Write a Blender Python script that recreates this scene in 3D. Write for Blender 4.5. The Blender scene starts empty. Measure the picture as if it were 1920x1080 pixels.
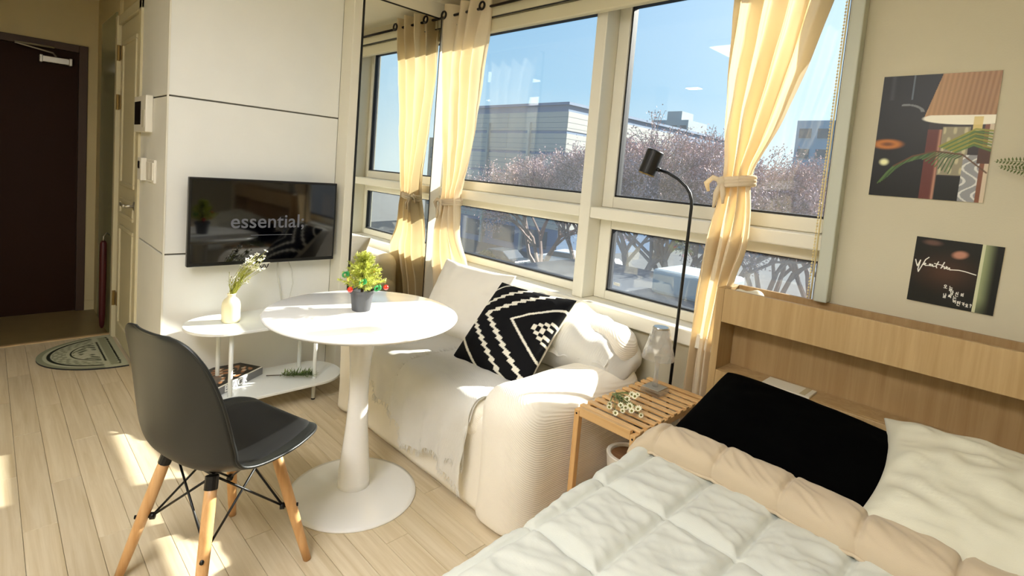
import bpy, bmesh, math, random
import numpy as np
from mathutils import Vector, Matrix, noise

S = bpy.context.scene
COL = S.collection
R = math.radians
rnd = random.Random(7)

# ------------------------------------------------------------------ camera
cam = bpy.data.cameras.new('camera')
cam.sensor_width = 36.0
cam.lens = 999.25 * 36 / 1920
cam.shift_x = 0.0002
cam.shift_y = (405.24 - 540) / 1920
cam.clip_start = 0.05
cam.clip_end = 600
cam_o = bpy.data.objects.new('camera', cam)
CAM = Vector((3.0915, -2.245, 1.35))
cam_o.matrix_world = Matrix(((0.699055, -0.115278, 0.705714, CAM.x),
                             (0.710371, -0.000980, -0.703827, CAM.y),
                             (0.081827, 0.993333, 0.081205, CAM.z), (0, 0, 0, 1)))
COL.objects.link(cam_o)
S.camera = cam_o

# ------------------------------------------------------------------ view
S.view_settings.view_transform = 'Standard'
S.view_settings.look = 'None'
S.view_settings.exposure = 0.0
S.view_settings.gamma = 1.0
S.view_settings.use_curve_mapping = False
S.cycles.max_bounces = 14
S.cycles.diffuse_bounces = 8
S.cycles.transparent_max_bounces = 16
S.cycles.transmission_bounces = 10
S.cycles.caustics_reflective = False
S.cycles.caustics_refractive = False
S.cycles.sample_clamp_indirect = 6.0
S.cycles.use_denoising = True

# ------------------------------------------------------------------ sun + sky
SUN_TRAVEL = Vector((-0.31, -1.0, -0.556)).normalized()
SUN_DIR = -SUN_TRAVEL
sun = bpy.data.lights.new('sun', 'SUN')
sun.energy = 18.0
sun.angle = R(0.6)
sun.color = (1.0, 0.95, 0.87)
sun_o = bpy.data.objects.new('sun', sun)
sun_o.rotation_euler = SUN_TRAVEL.to_track_quat('-Z', 'Y').to_euler()
sun_o.location = (20, 60, 40)
COL.objects.link(sun_o)

w = bpy.data.worlds.new('sky')
S.world = w
w.use_nodes = True
nt = w.node_tree
nt.nodes.clear()
tc = nt.nodes.new('ShaderNodeTexCoord')
sep = nt.nodes.new('ShaderNodeSeparateXYZ')
nt.links.new(tc.outputs['Generated'], sep.inputs[0])
ramp = nt.nodes.new('ShaderNodeValToRGB')
nt.links.new(sep.outputs['Z'], ramp.inputs[0])
e = ramp.color_ramp.elements
e[0].position = 0.0
e[0].color = (0.66, 0.84, 0.93, 1)
e[1].position = 0.65
e[1].color = (0.12, 0.36, 0.80, 1)
m_ = ramp.color_ramp.elements.new(0.16)
m_.color = (0.32, 0.62, 0.90, 1)
dot = nt.nodes.new('ShaderNodeVectorMath')
dot.operation = 'DOT_PRODUCT'
nt.links.new(tc.outputs['Generated'], dot.inputs[0])
dot.inputs[1].default_value = SUN_DIR
pw = nt.nodes.new('ShaderNodeMath')
pw.operation = 'POWER'
cl = nt.nodes.new('ShaderNodeMath')
cl.operation = 'MAXIMUM'
cl.inputs[1].default_value = 0
nt.links.new(dot.outputs['Value'], cl.inputs[0])
nt.links.new(cl.outputs[0], pw.inputs[0])
pw.inputs[1].default_value = 4.5
glow = nt.nodes.new('ShaderNodeMix')
glow.data_type = 'RGBA'
glow.blend_type = 'ADD'
glow.inputs[0].default_value = 1.0
gl = nt.nodes.new('ShaderNodeVectorMath')
gl.operation = 'SCALE'
gl.inputs[0].default_value = (0.95, 0.92, 0.86)
nt.links.new(pw.outputs[0], gl.inputs['Scale'])
nt.links.new(ramp.outputs[0], glow.inputs[6])
nt.links.new(gl.outputs[0], glow.inputs[7])
bg = nt.nodes.new('ShaderNodeBackground')
bg.inputs['Strength'].default_value = 1.0
nt.links.new(glow.outputs[2], bg.inputs['Color'])
wo = nt.nodes.new('ShaderNodeOutputWorld')
nt.links.new(bg.outputs[0], wo.inputs[0])

# ------------------------------------------------------------------ materials
def lin(h):
    if isinstance(h, str):
        h = h.lstrip('#')
        c = [int(h[i:i + 2], 16) / 255 for i in (0, 2, 4)]
        return tuple(x / 12.92 if x <= .04045 else ((x + .055) / 1.055) ** 2.4 for x in c)
    return tuple(h)

MATS = {}
def mat(name, col='#cccccc', rough=.5, metal=0.0, spec=.5, noise_amt=0, noise_scale=20, bump=0, bump_scale=80,
        coat=0, sheen=0, emit=None, emit_s=0, stretch=None, alpha=None):
    m = bpy.data.materials.new(name)
    m.use_nodes = True
    n = m.node_tree
    b = n.nodes['Principled BSDF']
    c = lin(col)
    b.inputs['Base Color'].default_value = (*c, 1)
    b.inputs['Roughness'].default_value = rough
    b.inputs['Metallic'].default_value = metal
    b.inputs['Specular IOR Level'].default_value = spec
    if coat:
        b.inputs['Coat Weight'].default_value = coat
        b.inputs['Coat Roughness'].default_value = .08
    if sheen:
        b.inputs['Sheen Weight'].default_value = sheen
    if emit is not None:
        b.inputs['Emission Color'].default_value = (*lin(emit), 1)
        b.inputs['Emission Strength'].default_value = emit_s
    tcn = n.nodes.new('ShaderNodeTexCoord')
    vec = tcn.outputs['Object']
    if stretch:
        mp = n.nodes.new('ShaderNodeMapping')
        mp.inputs['Scale'].default_value = stretch
        n.links.new(vec, mp.inputs[0])
        vec = mp.outputs[0]
    if noise_amt:
        nz = n.nodes.new('ShaderNodeTexNoise')
        nz.inputs['Scale'].default_value = noise_scale
        nz.inputs['Detail'].default_value = 4
        n.links.new(vec, nz.inputs['Vector'])
        rp = n.nodes.new('ShaderNodeValToRGB')
        rp.color_ramp.elements[0].position = .3
        rp.color_ramp.elements[1].position = .7
        rp.color_ramp.elements[0].color = (*[x * (1 - noise_amt) for x in c], 1)
        rp.color_ramp.elements[1].color = (*[min(1, x * (1 + noise_amt)) for x in c], 1)
        n.links.new(nz.outputs[0], rp.inputs[0])
        n.links.new(rp.outputs[0], b.inputs['Base Color'])
    if bump:
        nb = n.nodes.new('ShaderNodeTexNoise')
        nb.inputs['Scale'].default_value = bump_scale
        nb.inputs['Detail'].default_value = 3
        n.links.new(vec, nb.inputs['Vector'])
        bp = n.nodes.new('ShaderNodeBump')
        bp.inputs['Strength'].default_value = bump
        bp.inputs['Distance'].default_value = .004
        n.links.new(nb.outputs[0], bp.inputs['Height'])
        n.links.new(bp.outputs[0], b.inputs['Normal'])
    MATS[name] = m
    return m

def wood_mat(name, col, dark, rough=.45, axis='X', scale=1.0, rand=.12, coat=0):
    m = bpy.data.materials.new(name)
    m.use_nodes = True
    n = m.node_tree
    b = n.nodes['Principled BSDF']
    b.inputs['Roughness'].default_value = rough
    if coat:
        b.inputs['Coat Weight'].default_value = coat
        b.inputs['Coat Roughness'].default_value = .15
    tcn = n.nodes.new('ShaderNodeTexCoord')
    oi = n.nodes.new('ShaderNodeObjectInfo')
    add = n.nodes.new('ShaderNodeVectorMath')
    add.operation = 'MULTIPLY_ADD'
    add.inputs[1].default_value = (1, 1, 1)
    cmb = n.nodes.new('ShaderNodeVectorMath')
    cmb.operation = 'SCALE'
    cmb.inputs[0].default_value = (17.3, 9.1, 5.7)
    n.links.new(oi.outputs['Random'], cmb.inputs['Scale'])
    n.links.new(tcn.outputs['Object'], add.inputs[0])
    n.links.new(cmb.outputs[0], add.inputs[2])
    mp = n.nodes.new('ShaderNodeMapping')
    st = {'X': (1.2, 26, 26), 'Y': (26, 1.2, 26), 'Z': (26, 26, 1.2)}[axis]
    mp.inputs['Scale'].default_value = tuple(s * scale for s in st)
    n.links.new(add.outputs[0], mp.inputs[0])
    nz = n.nodes.new('ShaderNodeTexNoise')
    nz.inputs['Scale'].default_value = 1.6
    nz.inputs['Detail'].default_value = 7
    nz.inputs['Roughness'].default_value = .62
    nz.inputs['Distortion'].default_value = .5
    n.links.new(mp.outputs[0], nz.inputs['Vector'])
    rp = n.nodes.new('ShaderNodeValToRGB')
    rp.color_ramp.elements[0].position = .32
    rp.color_ramp.elements[1].position = .66
    rp.color_ramp.elements[0].color = (*lin(dark), 1)
    rp.color_ramp.elements[1].color = (*lin(col), 1)
    n.links.new(nz.outputs[0], rp.inputs[0])
    mr = n.nodes.new('ShaderNodeMapRange')
    mr.inputs['To Min'].default_value = 1 - rand
    mr.inputs['To Max'].default_value = 1 + rand
    n.links.new(oi.outputs['Random'], mr.inputs['Value'])
    sc = n.nodes.new('ShaderNodeVectorMath')
    sc.operation = 'SCALE'
    n.links.new(rp.outputs[0], sc.inputs[0])
    n.links.new(mr.outputs[0], sc.inputs['Scale'])
    n.links.new(sc.outputs[0], b.inputs['Base Color'])
    bp = n.nodes.new('ShaderNodeBump')
    bp.inputs['Strength'].default_value = .12
    bp.inputs['Distance'].default_value = .002
    n.links.new(nz.outputs[0], bp.inputs['Height'])
    n.links.new(bp.outputs[0], b.inputs['Normal'])
    MATS[name] = m
    return m

def cloth_mat(name, col, trans=.25, rough=.9, rib=None, rib_s=.3, tcol=None, noise_amt=.04, weave=0):
    """diffuse + translucent cloth with an optional ribbed knit relief"""
    m = bpy.data.materials.new(name)
    m.use_nodes = True
    n = m.node_tree
    b = n.nodes['Principled BSDF']
    out = n.nodes['Material Output']
    c = lin(col)
    b.inputs['Base Color'].default_value = (*c, 1)
    b.inputs['Roughness'].default_value = rough
    b.inputs['Specular IOR Level'].default_value = .2
    b.inputs['Sheen Weight'].default_value = .15
    tcn = n.nodes.new('ShaderNodeTexCoord')
    src = None
    if rib:
        mp = n.nodes.new('ShaderNodeMapping')
        mp.inputs['Scale'].default_value = rib
        n.links.new(tcn.outputs['Object'], mp.inputs[0])
        wv = n.nodes.new('ShaderNodeTexWave')
        wv.inputs['Scale'].default_value = 1.0
        wv.inputs['Distortion'].default_value = .6
        wv.inputs['Detail'].default_value = 1
        wv.bands_direction = 'DIAGONAL'
        n.links.new(mp.outputs[0], wv.inputs['Vector'])
        src = wv.outputs['Fac']
    else:
        nz = n.nodes.new('ShaderNodeTexNoise')
        nz.inputs['Scale'].default_value = weave or 350
        n.links.new(tcn.outputs['Object'], nz.inputs['Vector'])
        src = nz.outputs[0]
    bp = n.nodes.new('ShaderNodeBump')
    bp.inputs['Strength'].default_value = rib_s
    bp.inputs['Distance'].default_value = .003
    n.links.new(src, bp.inputs['Height'])
    n.links.new(bp.outputs[0], b.inputs['Normal'])
    if noise_amt:
        nz2 = n.nodes.new('ShaderNodeTexNoise')
        nz2.inputs['Scale'].default_value = 6
        n.links.new(tcn.outputs['Object'], nz2.inputs['Vector'])
        rp = n.nodes.new('ShaderNodeValToRGB')
        rp.color_ramp.elements[0].color = (*[x * (1 - noise_amt) for x in c], 1)
        rp.color_ramp.elements[1].color = (*[min(1, x * (1 + noise_amt)) for x in c], 1)
        n.links.new(nz2.outputs[0], rp.inputs[0])
        n.links.new(rp.outputs[0], b.inputs['Base Color'])
    if trans:
        tr = n.nodes.new('ShaderNodeBsdfTranslucent')
        tr.inputs['Color'].default_value = (*lin(tcol or col), 1)
        mx = n.nodes.new('ShaderNodeMixShader')
        mx.inputs[0].default_value = trans
        n.links.new(b.outputs[0], mx.inputs[1])
        n.links.new(tr.outputs[0], mx.inputs[2])
        n.links.new(mx.outputs[0], out.inputs[0])
    MATS[name] = m
    return m

def print_mat(name, rough=.4, spec=.4, emit=0, bump=0):
    """flat print: colour comes from the mesh's own print layer"""
    m = bpy.data.materials.new(name)
    m.use_nodes = True
    n = m.node_tree
    b = n.nodes['Principled BSDF']
    at = n.nodes.new('ShaderNodeAttribute')
    at.attribute_name = 'print'
    n.links.new(at.outputs['Color'], b.inputs['Base Color'])
    b.inputs['Roughness'].default_value = rough
    b.inputs['Specular IOR Level'].default_value = spec
    if emit:
        n.links.new(at.outputs['Color'], b.inputs['Emission Color'])
        b.inputs['Emission Strength'].default_value = emit
    MATS[name] = m
    return m

def glass_pane(name, tint=(.96, .98, .97), haze=.03, ior=1.5, haze_col=(.9, .93, .95), haze_range=None):
    m = bpy.data.materials.new(name)
    m.use_nodes = True
    n = m.node_tree
    n.nodes.clear()
    out = n.nodes.new('ShaderNodeOutputMaterial')
    tr = n.nodes.new('ShaderNodeBsdfTransparent')
    tr.inputs[0].default_value = (*tint, 1)
    gl_ = n.nodes.new('ShaderNodeBsdfGlossy')
    gl_.inputs['Roughness'].default_value = .0
    lw = n.nodes.new('ShaderNodeLayerWeight')
    lw.inputs['Blend'].default_value = .5
    p5 = n.nodes.new('ShaderNodeMath')
    p5.operation = 'POWER'
    p5.inputs[1].default_value = 5.0
    n.links.new(lw.outputs['Facing'], p5.inputs[0])
    fr = n.nodes.new('ShaderNodeMath')
    fr.operation = 'MULTIPLY_ADD'
    fr.inputs[1].default_value = .95
    fr.inputs[2].default_value = .045
    n.links.new(p5.outputs[0], fr.inputs[0])
    body = tr.outputs[0]
    if haze or haze_range:
        tl = n.nodes.new('ShaderNodeBsdfTranslucent')
        tl.inputs[0].default_value = (*haze_col, 1)
        mh = n.nodes.new('ShaderNodeMixShader')
        if haze_range:
            tcn = n.nodes.new('ShaderNodeTexCoord')
            nz = n.nodes.new('ShaderNodeTexNoise')
            nz.inputs['Scale'].default_value = 3.0
            nz.inputs['Detail'].default_value = 5
            n.links.new(tcn.outputs['Object'], nz.inputs['Vector'])
            mr = n.nodes.new('ShaderNodeMapRange')
            mr.inputs['From Min'].default_value = .3
            mr.inputs['From Max'].default_value = .7
            mr.inputs['To Min'].default_value = haze_range[0]
            mr.inputs['To Max'].default_value = haze_range[1]
            n.links.new(nz.outputs[0], mr.inputs['Value'])
            n.links.new(mr.outputs[0], mh.inputs[0])
        else:
            mh.inputs[0].default_value = haze
        n.links.new(tr.outputs[0], mh.inputs[1])
        n.links.new(tl.outputs[0], mh.inputs[2])
        body = mh.outputs[0]
    mx = n.nodes.new('ShaderNodeMixShader')
    n.links.new(fr.outputs[0], mx.inputs[0])
    n.links.new(body, mx.inputs[1])
    n.links.new(gl_.outputs[0], mx.inputs[2])
    n.links.new(mx.outputs[0], out.inputs[0])
    MATS[name] = m
    return m

mat('wall_beige', '#c6bfa8', .85, bump=.15, bump_scale=160, noise_amt=.02, noise_scale=3)
mat('wall_panel', '#e6e6e1', .55, bump=.06, bump_scale=220, noise_amt=.015, noise_scale=5)
mat('wall_hall', '#cfc29a', .8, bump=.1, bump_scale=160)
mat('groove', '#6d6a62', .8)
mat('ceiling_white', '#e2dcc8', .9)
mat('pvc_white', '#dedacb', .38)
mat('pvc_side', '#d2cfbf', .4)
mat('casing_grey', '#b9bcae', .45)
mat('gasket', '#14151a', .6)
mat('door_brown', '#2c1305', .6, spec=.2, noise_amt=.12, noise_scale=60, stretch=(20, 20, 1))
mat('door_frame_brown', '#453024', .5)
mat('door_cream', '#cfc7a8', .5)
mat('cabinet_green', '#8f916f', .22)
mat('steel', '#b7b4ab', .3, metal=.9)
mat('brass', '#a58b56', .35, metal=.8)
mat('plastic_white', '#e9e6dc', .4)
mat('plastic_black', '#0a0a0b', .3)
mat('black_metal', '#0b0b0c', .42, metal=.2)
mat('bronze_black', '#1d1512', .35, metal=.7)
mat('tile_entry', '#80704a', .35, noise_amt=.1, noise_scale=8)
mat('threshold', '#b99d72', .4)
mat('white_gloss', '#efefec', .16, coat=.4)
mat('white_lacquer', '#e4e7e4', .25, coat=.2)
mat('chair_shell', '#131616', .42, bump=.05, bump_scale=500)
mat('seat_pad', '#08090a', .6)
mat('vase_cream', '#e9e0ba', .35)
mat('pot_grey', '#4b4c50', .5)
mat('soil', '#3b2b1e', .95)
mat('bauble_red', '#d3240f', .2, coat=.5)
mat('ribbon_green', '#2c8f4c', .4)
mat('leaf_green', '#6c8048', .6, noise_amt=.3, noise_scale=60)
mat('leaf_sage', '#76855a', .65, noise_amt=.25, noise_scale=60)
mat('stem_green', '#5d7036', .6)
mat('stem_lime', '#a6a847', .6)
mat('petal_white', '#f3f1e4', .7)
mat('petal_cream', '#e8e4c6', .7)
mat('flower_eye', '#6f6d2c', .8)
mat('pot_white', '#e4e0d4', .45)
mat('mattress_white', '#d9d6c9', .9)
mat('umbrella_red', '#430a0f', .5)
mat('sill_white', '#e6e2d4', .4)
mat('blind_cream', '#cdc6aa', .6)
mat('bead_gold', '#e0cf9a', .4)
mat('paper_white', '#d9d2bd', .7)
mat('paper_cream', '#b9ab86', .7)
mat('book_grey', '#7c7c7e', .6)
mat('book_page', '#efece2', .8)
mat('text_white', '#f2f2f2', .7)
mat('cable_grey', '#c9c8c0', .5)
mat('fern_green', '#5c6a3c', .6)
mat('mirror_edge', '#0d0c0b', .4)
mat('sticker', '#cfd3d3', .6)
mir = bpy.data.materials.new('mirror_silver')
mir.use_nodes = True
_b = mir.node_tree.nodes['Principled BSDF']
_b.inputs['Base Color'].default_value = (.90, .91, .88, 1)
_b.inputs['Metallic'].default_value = 1
_b.inputs['Roughness'].default_value = .0
MATS['mirror_silver'] = mir
wood_mat('floor_wood', '#d3c5aa', '#bfad8c', .42, 'X', 1.0, .07)
wood_mat('oak_panel', '#b3976a', '#a18254', .5, 'Z', .9, .02)
wood_mat('oak_inner', '#a3865c', '#907147', .55, 'Z', .9, .02)
wood_mat('pine', '#d6b07c', '#c39a62', .45, 'X', 1.0, .1)
wood_mat('pine_leg', '#d3aa74', '#bf945b', .45, 'Z', 1.0, .1)
wood_mat('beech', '#d6ab78', '#c2925c', .4, 'Z', 1.2, .06)
wood_mat('cork', '#8a6541', '#74502f', .7, 'X', 2.0, .02)
cloth_mat('curtain_cloth', '#e8dcc2', .34, tcol='#efd9ab', weave=500, rib_s=.1, noise_amt=.02)
cloth_mat('sofa_cloth', '#f6f0e2', 0, rib=(75, 6, 75), rib_s=.35)
cloth_mat('throw_cloth', '#f3f1ea', .15, rib=(150, 150, 40), rib_s=.6)
cloth_mat('cushion_cloth', '#ebe7dd', 0, rib_s=.15)
cloth_mat('duvet_white', '#c9cbc2', 0, rib_s=.1, weave=420)
cloth_mat('duvet_beige', '#c2b299', 0, rib_s=.1, weave=420)
mat('pillow_black', '#010101', .95, spec=.05)
cloth_mat('pillow_white', '#d2d0bd', 0, rib_s=.1)
glass_pane('glass_clear', haze=.012)
glass_pane('glass_hazy', haze=0, haze_range=(.015, .06), haze_col=(.35, .38, .42))  # lower right pane: clear glass with an uneven grey haze mixed in
print_mat('print_poster', .35, .3)
print_mat('print_cushion', .9, .1)
print_mat('print_mat', .9, .1)
print_mat('print_book', .35, .4)
mat('screen_black', '#030305', .05, spec=.9)
mat('screen_text', '#55565c', .4, emit='#8a8b92', emit_s=.12)
mat('lamp_panel', '#ffffff', .5, emit='#f6f8ff', emit_s=8.0)
mat('lamp_and_fill_panel', '#ffffff', .5, emit='#f8f8fb', emit_s=33.0)
glass_pane('crystal', tint=(.985, .985, .99), haze=.28, haze_col=(1, 1, 1))
_n = MATS['crystal'].node_tree
for _x in _n.nodes:
    if _x.type == 'MATH' and _x.operation == 'MULTIPLY_ADD':
        _x.inputs[1].default_value = .80
        _x.inputs[2].default_value = .16
    if _x.type == 'BSDF_GLOSSY': _x.inputs['Roughness'].default_value = .04

# outside
mat('ground_out', '#43474a', .9, noise_amt=.15, noise_scale=.4)
mat('panel_beige', '#aeada5', .7)
mat('band_blue', '#5c7796', .6)
mat('pane_dark', '#4a5a63', .15)
mat('bark', '#8f7d77', .9)
mat('bud', '#bfa3a1', .85, noise_amt=.25, noise_scale=.6)
mat('evergreen', '#56694b', .9, noise_amt=.3, noise_scale=.5)
mat('concrete_blue', '#8ea9b6', .8)
mat('concrete_pale', '#9aa5a8', .8)
mat('brick_far', '#b39a80', .85)
mat('car_white', '#dfe3e6', .25, coat=.5)
mat('car_dark', '#39434e', .25, coat=.5)
mat('tyre', '#17181a', .8)

# ------------------------------------------------------------------ builders
WL = {}
def wl(o):
    return WL.get(o.name, Vector((0, 0, 0)))

def finish(o, parent=None, local=False):
    COL.objects.link(o)
    if parent is not None:
        o.parent = parent
        if not local:
            o.location = -wl(parent)
    WL[o.name] = Vector((0, 0, 0)) if not local else wl(parent) if parent else Vector((0, 0, 0))
    return o

def empty(name, loc, rz=0):
    o = bpy.data.objects.new(name, None)
    o.empty_display_size = .05
    COL.objects.link(o)
    o.location = loc
    o.rotation_euler = (0, 0, rz)
    WL[o.name] = Vector(loc)
    return o

def tag(o, label=None, cat=None, group=None, kind=None):
    if label: o['label'] = label
    if cat: o['category'] = cat
    if group: o['group'] = group
    if kind: o['kind'] = kind
    return o

def thing(name, loc, label, cat, group=None, rz=0):
    return tag(empty(name, loc, rz), label, cat, group)

class MB:
    def __init__(s):
        s.v, s.f, s.mi = [], [], []
    def add(s, vs, fs, mi=0):
        k = len(s.v)
        s.v += [tuple(p) for p in vs]
        s.f += [tuple(i + k for i in f) for f in fs]
        s.mi += [mi] * len(fs)
        return s
    def box(s, x0, x1, y0, y1, z0, z1, mi=0):
        return s.add([(x0, y0, z0), (x1, y0, z0), (x1, y1, z0), (x0, y1, z0), (x0, y0, z1), (x1, y0, z1), (x1, y1, z1), (x0, y1, z1)],
                     [(0, 3, 2, 1), (4, 5, 6, 7), (0, 1, 5, 4), (1, 2, 6, 5), (2, 3, 7, 6), (3, 0, 4, 7)], mi)
    def tube(s, path, r, seg=10, cap=True, mi=0):
        P = [Vector(p) for p in path]
        n = len(P)
        rr = r if isinstance(r, (list, tuple)) else [r] * n
        rings = []
        up = None
        for i in range(n):
            t = (P[min(i + 1, n - 1)] - P[max(i - 1, 0)]).normalized()
            if up is None:
                a = Vector((0, 0, 1)) if abs(t.z) < .9 else Vector((1, 0, 0))
                up = t.cross(a).normalized()
            else:
                up = (up - t * up.dot(t)).normalized()
            b = t.cross(up)
            rings.append([P[i] + (up * math.cos(2 * math.pi * k / seg) + b * math.sin(2 * math.pi * k / seg)) * rr[i] for k in range(seg)])
        vs = [p for rg in rings for p in rg]
        fs = [(i * seg + k, i * seg + (k + 1) % seg, (i + 1) * seg + (k + 1) % seg, (i + 1) * seg + k) for i in range(n - 1) for k in range(seg)]
        if cap:
            fs += [tuple(reversed(range(seg))), tuple((n - 1) * seg + k for k in range(seg))]
        return s.add(vs, fs, mi)
    def lathe(s, prof, c=(0, 0, 0), seg=40, cap=True, mi=0):
        cx, cy, cz = c
        vs = [(cx + r * math.cos(2 * math.pi * k / seg), cy + r * math.sin(2 * math.pi * k / seg), cz + z) for r, z in prof for k in range(seg)]
        n = len(prof)
        fs = [(i * seg + k, i * seg + (k + 1) % seg, (i + 1) * seg + (k + 1) % seg, (i + 1) * seg + k) for i in range(n - 1) for k in range(seg)]
        if cap:
            fs += [tuple(reversed(range(seg))), tuple((n - 1) * seg + k for k in range(seg))]
        return s.add(vs, fs, mi)
    def ball(s, c, r, seg=10, rings=6, mi=0):
        prof = [(max(1e-4, r * math.sin(math.pi * i / rings)), -r * math.cos(math.pi * i / rings)) for i in range(rings + 1)]
        return s.lathe(prof, c, seg, False, mi)
    def torus(s, c, R0, r, axis='X', seg=24, sub=8, mi=0):
        vs, fs = [], []
        for i in range(seg):
            a = 2 * math.pi * i / seg
            for j in range(sub):
                b = 2 * math.pi * j / sub
                q = (R0 + r * math.cos(b))
                p = (r * math.sin(b), q * math.cos(a), q * math.sin(a))
                if axis == 'Y': p = (p[1], p[0], p[2])
                if axis == 'Z': p = (p[1], p[2], p[0])
                vs.append((c[0] + p[0], c[1] + p[1], c[2] + p[2]))
        for i in range(seg):
            for j in range(sub):
                fs.append((i * sub + j, ((i + 1) % seg) * sub + j, ((i + 1) % seg) * sub + (j + 1) % sub, i * sub + (j + 1) % sub))
        return s.add(vs, fs, mi)
    def prism(s, poly, z0, z1, mi=0):
        n = len(poly)
        vs = [(x, y, z0) for x, y in poly] + [(x, y, z1) for x, y in poly]
        fs = [tuple(reversed(range(n))), tuple(range(n, 2 * n))] + [(i, (i + 1) % n, n + (i + 1) % n, n + i) for i in range(n)]
        return s.add(vs, fs, mi)
    def grid(s, P, mi=0, closed_u=False):
        """P[i][j] -> point"""
        n, m = len(P), len(P[0])
        vs = [p for row in P for p in row]
        fs = [(i * m + j, i * m + j + 1, (i + 1) * m + j + 1, (i + 1) * m + j) for i in range(n - 1) for j in range(m - 1)]
        return s.add(vs, fs, mi)
    def xf(s, M):
        s.v = [tuple(M @ Vector(p)) for p in s.v]
        return s
    def build(s, name, m, parent=None, smooth=False, bevel=0, local=False, seg=2, fixn=True):
        me = bpy.data.meshes.new(name)
        me.from_pydata(s.v, [], s.f)
        ms = m if isinstance(m, (list, tuple)) else [m]
        for x in ms: me.materials.append(MATS[x])
        if len(ms) > 1: me.polygons.foreach_set('material_index', s.mi)
        if fixn and len(s.f) < 60000:
            bm = bmesh.new()
            bm.from_mesh(me)
            bmesh.ops.recalc_face_normals(bm, faces=bm.faces)
            bm.to_mesh(me)
            bm.free()
        if smooth: me.polygons.foreach_set('use_smooth', [True] * len(me.polygons))
        me.update()
        o = bpy.data.objects.new(name, me)
        if bevel:
            md = o.modifiers.new('bevel', 'BEVEL')
            md.width = bevel
            md.segments = seg
            md.limit_method = 'ANGLE'
            md.angle_limit = R(40)
            if not smooth:
                md.harden_normals = False
        return finish(o, parent, local)

def dupe(src, name, parent, loc=None, rot=None, scale=None):
    o = src.copy()
    o.name = name
    COL.objects.link(o)
    o.parent = parent
    if loc is not None: o.location = loc
    if rot is not None: o.rotation_euler = rot
    if scale is not None: o.scale = scale
    return o

def struct(o):
    o['kind'] = 'structure'
    return o

def rbox(x0, x1, y0, y1, z0, z1, r, n=14, flat_bottom=False, amp=0, fs=6, seed=0, round_y=None):
    """rounded box as MB, optionally with cloth-like unevenness"""
    zb = z0 - r if flat_bottom else z0
    lo = Vector((x0 + r, y0 + r, zb + r))
    hi = Vector((x1 - r, y1 - r, z1 - r))
    bm = bmesh.new()
    bmesh.ops.create_cube(bm, size=2)
    bmesh.ops.subdivide_edges(bm, edges=bm.edges[:], cuts=n, use_grid_fill=True)
    c = Vector(((x0 + x1) / 2, (y0 + y1) / 2, (zb + z1) / 2))
    h = Vector(((x1 - x0) / 2, (y1 - y0) / 2, (z1 - zb) / 2))
    for v in bm.verts:
        p = Vector()
        for k in range(3):
            t = v.co[k]
            # concentrate samples in the rounded ends
            p[k] = c[k] + h[k] * t
        q = Vector([min(max(p[k], lo[k]), hi[k]) for k in range(3)])
        d = p - q
        if d.length > 1e-9:
            d = d.normalized() * r
        p2 = q + d
        if amp:
            nrm = (d.normalized() if d.length > 1e-9 else Vector((0, 0, 1)))
            p2 += nrm * amp * noise.noise(p2 * fs + Vector((seed, seed * 2.1, 0)))
        if flat_bottom: p2.z = max(p2.z, z0)
        v.co = p2
    mb = MB()
    bm.verts.index_update()
    mb.add([v.co[:] for v in bm.verts], [tuple(v.index for v in f.verts) for f in bm.faces])
    bm.free()
    return mb

def text_obj(name, body, size, m, parent, loc, rot, extrude=.0006, bold=0, align='CENTER', spacing=1.0):
    cu = bpy.data.curves.new(name, 'FONT')
    cu.body = body
    cu.size = size
    cu.extrude = extrude
    cu.offset = bold
    cu.align_x = align
    cu.align_y = 'CENTER'
    cu.space_character = spacing
    cu.materials.append(MATS[m])
    tmp = bpy.data.objects.new(name, cu)
    COL.objects.link(tmp)
    dg = bpy.context.evaluated_depsgraph_get()
    me = bpy.data.meshes.new_from_object(tmp.evaluated_get(dg))
    bpy.data.objects.remove(tmp)
    me.materials.clear()
    me.materials.append(MATS[m])
    o = bpy.data.objects.new(name, me)
    COL.objects.link(o)
    if parent is not None:
        o.parent = parent
        o.location = Vector(loc) - wl(parent)
    else:
        o.location = loc
    o.rotation_euler = rot
    WL[o.name] = Vector(loc)
    return o

def print_grid(name, P, nu, nv, colfun, m, parent=None, thick=0, thick_dir=(0, 0, 0), back=None):
    """P(u,v)->xyz (numpy arrays); colfun(u,v)->(r,g,b) in linear; v up"""
    u, v = np.meshgrid(np.linspace(0, 1, nu), np.linspace(0, 1, nv))
    u, v = u.ravel(), v.ravel()
    pts = np.stack(P(u, v), 1)
    idx = np.arange(nu * nv).reshape(nv, nu)
    q = np.stack([idx[:-1, :-1], idx[:-1, 1:], idx[1:, 1:], idx[1:, :-1]], -1).reshape(-1, 4)
    me = bpy.data.meshes.new(name)
    me.from_pydata(pts.tolist(), [], q.tolist())
    at = me.color_attributes.new('print', 'FLOAT_COLOR', 'POINT')
    c = np.ones((len(u), 4), dtype=np.float32)
    c[:, 0], c[:, 1], c[:, 2] = colfun(u, v)
    at.data.foreach_set('color', c.ravel())
    me.materials.append(MATS[m])
    me.update()
    o = bpy.data.objects.new(name, me)
    return finish(o, parent)

def seg_dist(u, v, pts):
    d = np.full_like(u, 9.0)
    for (a, b) in zip(pts[:-1], pts[1:]):
        ax, ay = a
        bx, by = b
        L = (bx - ax) ** 2 + (by - ay) ** 2 + 1e-12
        t = np.clip(((u - ax) * (bx - ax) + (v - ay) * (by - ay)) / L, 0, 1)
        d = np.minimum(d, np.hypot(u - ax - t * (bx - ax), v - ay - t * (by - ay)))
    return d

def sstep(a, b, x):
    t = np.clip((x - a) / (b - a), 0, 1)
    return t * t * (3 - 2 * t)

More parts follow.
